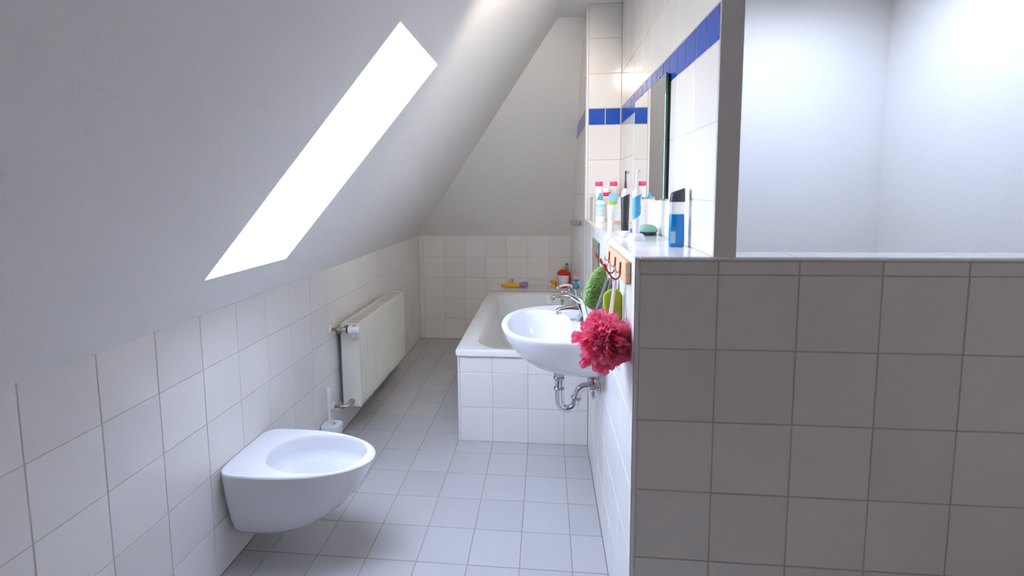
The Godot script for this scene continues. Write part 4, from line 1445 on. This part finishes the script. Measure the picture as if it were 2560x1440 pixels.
# ---------------------------------------------------------------- things on and above the bathtub
func bath_things():
	var y := 0.5372
	var s: SurfaceTool
	var rings: Array
	# bath mixer with hand shower
	var m := thing("bath_mixer", "chrome bath mixer on the wall above the bathtub", "tap", Vector3(XF, 0.675, -0.70))
	s = st()
	rod(s, Vector3(-0.058, 0.0, -0.085), Vector3(-0.058, 0.0, 0.085), 0.023, 26, 0.004)
	for z in [-0.075, 0.075]:
		rod(s, Vector3(-0.0006, 0, z), Vector3(-0.058, 0, z), 0.014, 20)
		lathe(s, [Vector2(0.033, 0.0), Vector2(0.032, 0.004), Vector2(0.018, 0.014)], axis(Vector3(-0.0006, 0, z), Vector3(-1, 0, z)))
	obj("body", s, "chrome", m)
	s = st()
	rings = []
	for r in [[-0.06, 0.0, 0.018, 0.018], [-0.10, 0.002, 0.015, 0.018], [-0.14, 0.0, 0.012, 0.017], [-0.175, -0.003, 0.010, 0.016], [-0.192, -0.006, 0.008, 0.013], [-0.197, -0.008, 0.003, 0.007]]:
		var rg := PackedVector3Array()
		for p in ring(Vector3.ZERO, r[3], r[2], 22, 2.5):
			rg.append(Vector3(r[0], r[1] + p.z, p.x))
		rings.append(rg)
	loft(s, rings)
	obj("spout", s, "chrome", m)
	s = st()
	rod(s, Vector3(-0.180, -0.008, 0), Vector3(-0.180, -0.027, 0), 0.012, 20, 0.002)
	obj("aerator", s, "dull_chrome", m)
	s = st()
	rod(s, Vector3(-0.118, -0.008, 0), Vector3(-0.118, -0.052, 0), 0.011, 18, 0.002, 0.009)
	obj("hose_outlet", s, "dull_chrome", m)
	s = st()
	rings = []
	for r in [[-0.045, 0.018, 0.016, 0.02], [-0.075, 0.032, 0.010, 0.016], [-0.105, 0.040, 0.006, 0.014], [-0.118, 0.043, 0.003, 0.010]]:
		var rg := PackedVector3Array()
		for p in ring(Vector3.ZERO, r[3], r[2], 20, 2.4):
			rg.append(Vector3(r[0], r[1] + p.z, p.x))
		rings.append(rg)
	loft(s, rings)
	obj("lever", s, "chrome", m)
	s = st()
	rod(s, Vector3(-0.118, 0.008, 0.0), Vector3(-0.118, 0.040, 0.0), 0.0115, 12, 0.002)
	obj("diverter_knob", s, "chrome", m)
	s = st()
	rod(s, Vector3(-0.068, 0.018, 0), Vector3(-0.068, 0.058, 0), 0.009, 18)
	cbox(s, Vector3(-0.082, 0.055, -0.014), Vector3(-0.052, 0.066, 0.014), 0.003)
	obj("cradle", s, "chrome", m)
	var hs := thing("hand_shower", "white and chrome hand shower resting across the bath mixer cradle", "hand shower", Vector3(XF - 0.08, 0.750, -0.70))
	s = st()
	tube(s, spline([Vector3(-0.062, -0.008, 0), Vector3(-0.040, 0.002, 0), Vector3(-0.010, 0.006, 0), Vector3(0.020, 0.004, 0), Vector3(0.040, -0.008, 0)], 6), 0.0085, 16)
	obj("handle", s, "white_plastic", hs)
	s = st()
	lathe(s, [Vector2(0.010, 0.018), Vector2(0.019, 0.010), Vector2(0.021, 0.0), Vector2(0.019, -0.003)], Transform3D(Basis(Vector3(0, 0, 1), 0.3), Vector3(-0.066, -0.018, 0)), 24)
	obj("spray_head", s, "chrome", hs)
	s = st()
	tube(s, spline([Vector3(0.038, -0.006, 0), Vector3(0.055, -0.030, 0.012), Vector3(0.062, -0.08, 0.03), Vector3(0.064, -0.16, 0.04), Vector3(0.05, -0.19, 0.02), Vector3(0.0, -0.185, 0.01), Vector3(-0.034, -0.155, 0.0), Vector3(-0.038, -0.128, 0.0)], 8), 0.006, 12)
	obj("hose", s, "dull_chrome", hs)
	# teal suction toy
	var t := thing("suction_toy", "teal bottle-shaped suction toy stuck on tiles above bath mixer", "toy", Vector3(1.1085, 0.738, -0.66))
	s = st()
	lathe(s, [Vector2(0.010, 0.0), Vector2(0.0185, 0.003), Vector2(0.0225, 0.012), Vector2(0.0215, 0.022), Vector2(0.014, 0.033), Vector2(0.008, 0.041), Vector2(0.0075, 0.052)], Transform3D.IDENTITY, 28)
	obj("bulb", s, "teal_plastic", t)
	s = st()
	lathe(s, [Vector2(0.0075, 0.052), Vector2(0.012, 0.056), Vector2(0.0225, 0.060), Vector2(0.0228, 0.063), Vector2(0.018, 0.067), Vector2(0.006, 0.069)], Transform3D.IDENTITY, 28)
	obj("flared_top", s, "teal_plastic", t)
	# toys on the rear shelf
	var sp := thing("toy_scoop", "yellow and purple toy scoop lying on the shelf behind bathtub", "toy", Vector3(0.61, y, -1.665))
	s = st()
	rings = []
	for r in [[-0.110, 0.021, 0.012, 0.012], [-0.106, 0.021, 0.016, 0.016], [-0.07, 0.021, 0.019, 0.02], [-0.03, 0.021, 0.017, 0.018], [-0.005, 0.021, 0.0165, 0.018], [0.01, 0.023, 0.021, 0.024], [0.035, 0.026, 0.025, 0.029], [0.05, 0.027, 0.024, 0.028], [0.054, 0.027, 0.020, 0.024]]:
		var rg := PackedVector3Array()
		for p in ring(Vector3.ZERO, r[3], r[2], 24, 2.2):
			rg.append(Vector3(r[0], r[1] + p.z, p.x))
		rings.append(rg)
	loft(s, rings)
	obj("handle", s, "yellow_plastic", sp)
	s = st()
	rod(s, Vector3(-0.117, 0.021, 0), Vector3(-0.104, 0.021, 0), 0.013, 18, 0.003)
	obj("end_plug", s, "orange_plastic", sp)
	s = st()
	rings = []
	for r in [[0.048, 0.028, 0.021, 0.024], [0.06, 0.029, 0.023, 0.028], [0.09, 0.031, 0.027, 0.034], [0.112, 0.032, 0.027, 0.034], [0.124, 0.032, 0.021, 0.028], [0.129, 0.032, 0.010, 0.014]]:
		var rg := PackedVector3Array()
		for p in ring(Vector3.ZERO, r[3], r[2], 24, 2.6):
			rg.append(Vector3(r[0], r[1] + p.z, p.x))
		rings.append(rg)
	loft(s, rings)
	obj("scoop", s, "purple_plastic", sp)
	var i := 0
	for q in [[Vector3(0.575, y, -1.755), "clear plastic animal bath toy behind the yellow scoop"], [Vector3(0.945, y, -1.70), "clear plastic animal bath toy left of the yellow duck"]]:
		var c := thing("clear_toy", q[1], "toy", q[0], "clear bath toys")
		s = st()
		rings = []
		for r in [[0.022, 0.0], [0.032, 0.004], [0.034, 0.022], [0.028, 0.040], [0.018, 0.050]]:
			rings.append(ring(Vector3(0, r[1], 0), r[0], r[0] * 0.8, 24))
		loft(s, rings)
		obj("body", s, "clear_plastic", c)
		s = st()
		ball(s, Vector3(0.008, 0.056, 0), Vector3(0.019, 0.017, 0.017), 18)
		obj("head", s, "clear_plastic", c)
		s = st()
		ball(s, Vector3(0.014, 0.062, 0.0145), Vector3(0.003, 0.003, 0.003), 10)
		ball(s, Vector3(0.001, 0.062, 0.0155), Vector3(0.003, 0.003, 0.003), 10)
		obj("eyes", s, "dark", c)
		i += 1
	var d := thing("toy_duck", "small yellow rubber duck with orange beak beside red toy cup", "toy", Vector3(0.975, y, -1.675))
	s = st()
	rings = []
	for r in [[0.014, 0.0, 0.0], [0.022, 0.004, 0.0], [0.0245, 0.016, 0.0], [0.021, 0.032, -0.001], [0.014, 0.040, -0.002]]:
		rings.append(ring(Vector3(r[2], r[1], 0), r[0], r[0] * 0.85, 22))
	loft(s, rings)
	obj("body", s, "yellow_plastic", d)
	s = st()
	ball(s, Vector3(-0.001, 0.055, 0.003), Vector3(0.0195, 0.0185, 0.018), 20)
	obj("head", s, "yellow_plastic", d)
	s = st()
	ball(s, Vector3(-0.004, 0.052, 0.022), Vector3(0.010, 0.0045, 0.009), 14)
	obj("beak", s, "orange_plastic", d)
	s = st()
	ball(s, Vector3(-0.011, 0.062, 0.0175), Vector3(0.0032, 0.0036, 0.0025), 10)
	ball(s, Vector3(0.008, 0.062, 0.0175), Vector3(0.0032, 0.0036, 0.0025), 10)
	obj("eyes", s, "dark", d)
	# the red and white toy cup
	var w := thing("toy_water_mill", "red and white toy beaker with green spout and blue ball in the corner", "toy", Vector3(1.062, y, -1.715))
	s = st()
	lathe(s, [Vector2(0.038, 0.0), Vector2(0.042, 0.004), Vector2(0.042, 0.02), Vector2(0.046, 0.026), Vector2(0.052, 0.118), Vector2(0.050, 0.120)], Transform3D.IDENTITY, 32)
	obj("beaker", s, "white_plastic", w)
	s = st()
	lathe(s, [Vector2(0.041, 0.0), Vector2(0.045, 0.003), Vector2(0.045, 0.016), Vector2(0.041, 0.019)], Transform3D.IDENTITY, 32)
	obj("foot_ring", s, "red_plastic", w)
	s = st()
	lathe(s, [Vector2(0.055, 0.116), Vector2(0.061, 0.120), Vector2(0.0605, 0.130), Vector2(0.050, 0.145), Vector2(0.034, 0.158), Vector2(0.022, 0.163)], Transform3D.IDENTITY, 32)
	obj("lid", s, "red_plastic", w)
	s = st()
	tube(s, spline([Vector3(0.05, 0.118, 0.0), Vector3(0.056, 0.09, 0.004), Vector3(0.056, 0.05, 0.004), Vector3(0.045, 0.022, 0.0)], 6), 0.008, 14)
	obj("grip", s, "red_plastic", w)
	s = st()
	tube(s, spline([Vector3(-0.046, 0.006, 0.03), Vector3(-0.066, 0.018, 0.045), Vector3(-0.076, 0.040, 0.048), Vector3(-0.07, 0.06, 0.045)], 6), 0.009, 14)
	obj("scoop_arm", s, "red_plastic", w)
	s = st()
	tube(s, spline([Vector3(0.0, 0.160, 0), Vector3(0.001, 0.175, 0), Vector3(0.008, 0.190, 0), Vector3(0.022, 0.196, 0)], 6), 0.013, 16)
	obj("spout", s, "green_plastic", w)
	s = st()
	ball(s, Vector3(0.028, 0.211, 0.0), Vector3(0.0148, 0.0148, 0.0148), 22)
	obj("ball_knob", s, "sky_plastic", w)
	s = st()
	lathe(s, [Vector2(0.003, 0.0), Vector2(0.013, 0.001), Vector2(0.013, 0.005), Vector2(0.003, 0.006)], axis(Vector3(0.030, 0.146, 0.030), Vector3(0.036, 0.16, 0.036)), 20)
	obj("dial", s, "purple_plastic", w)
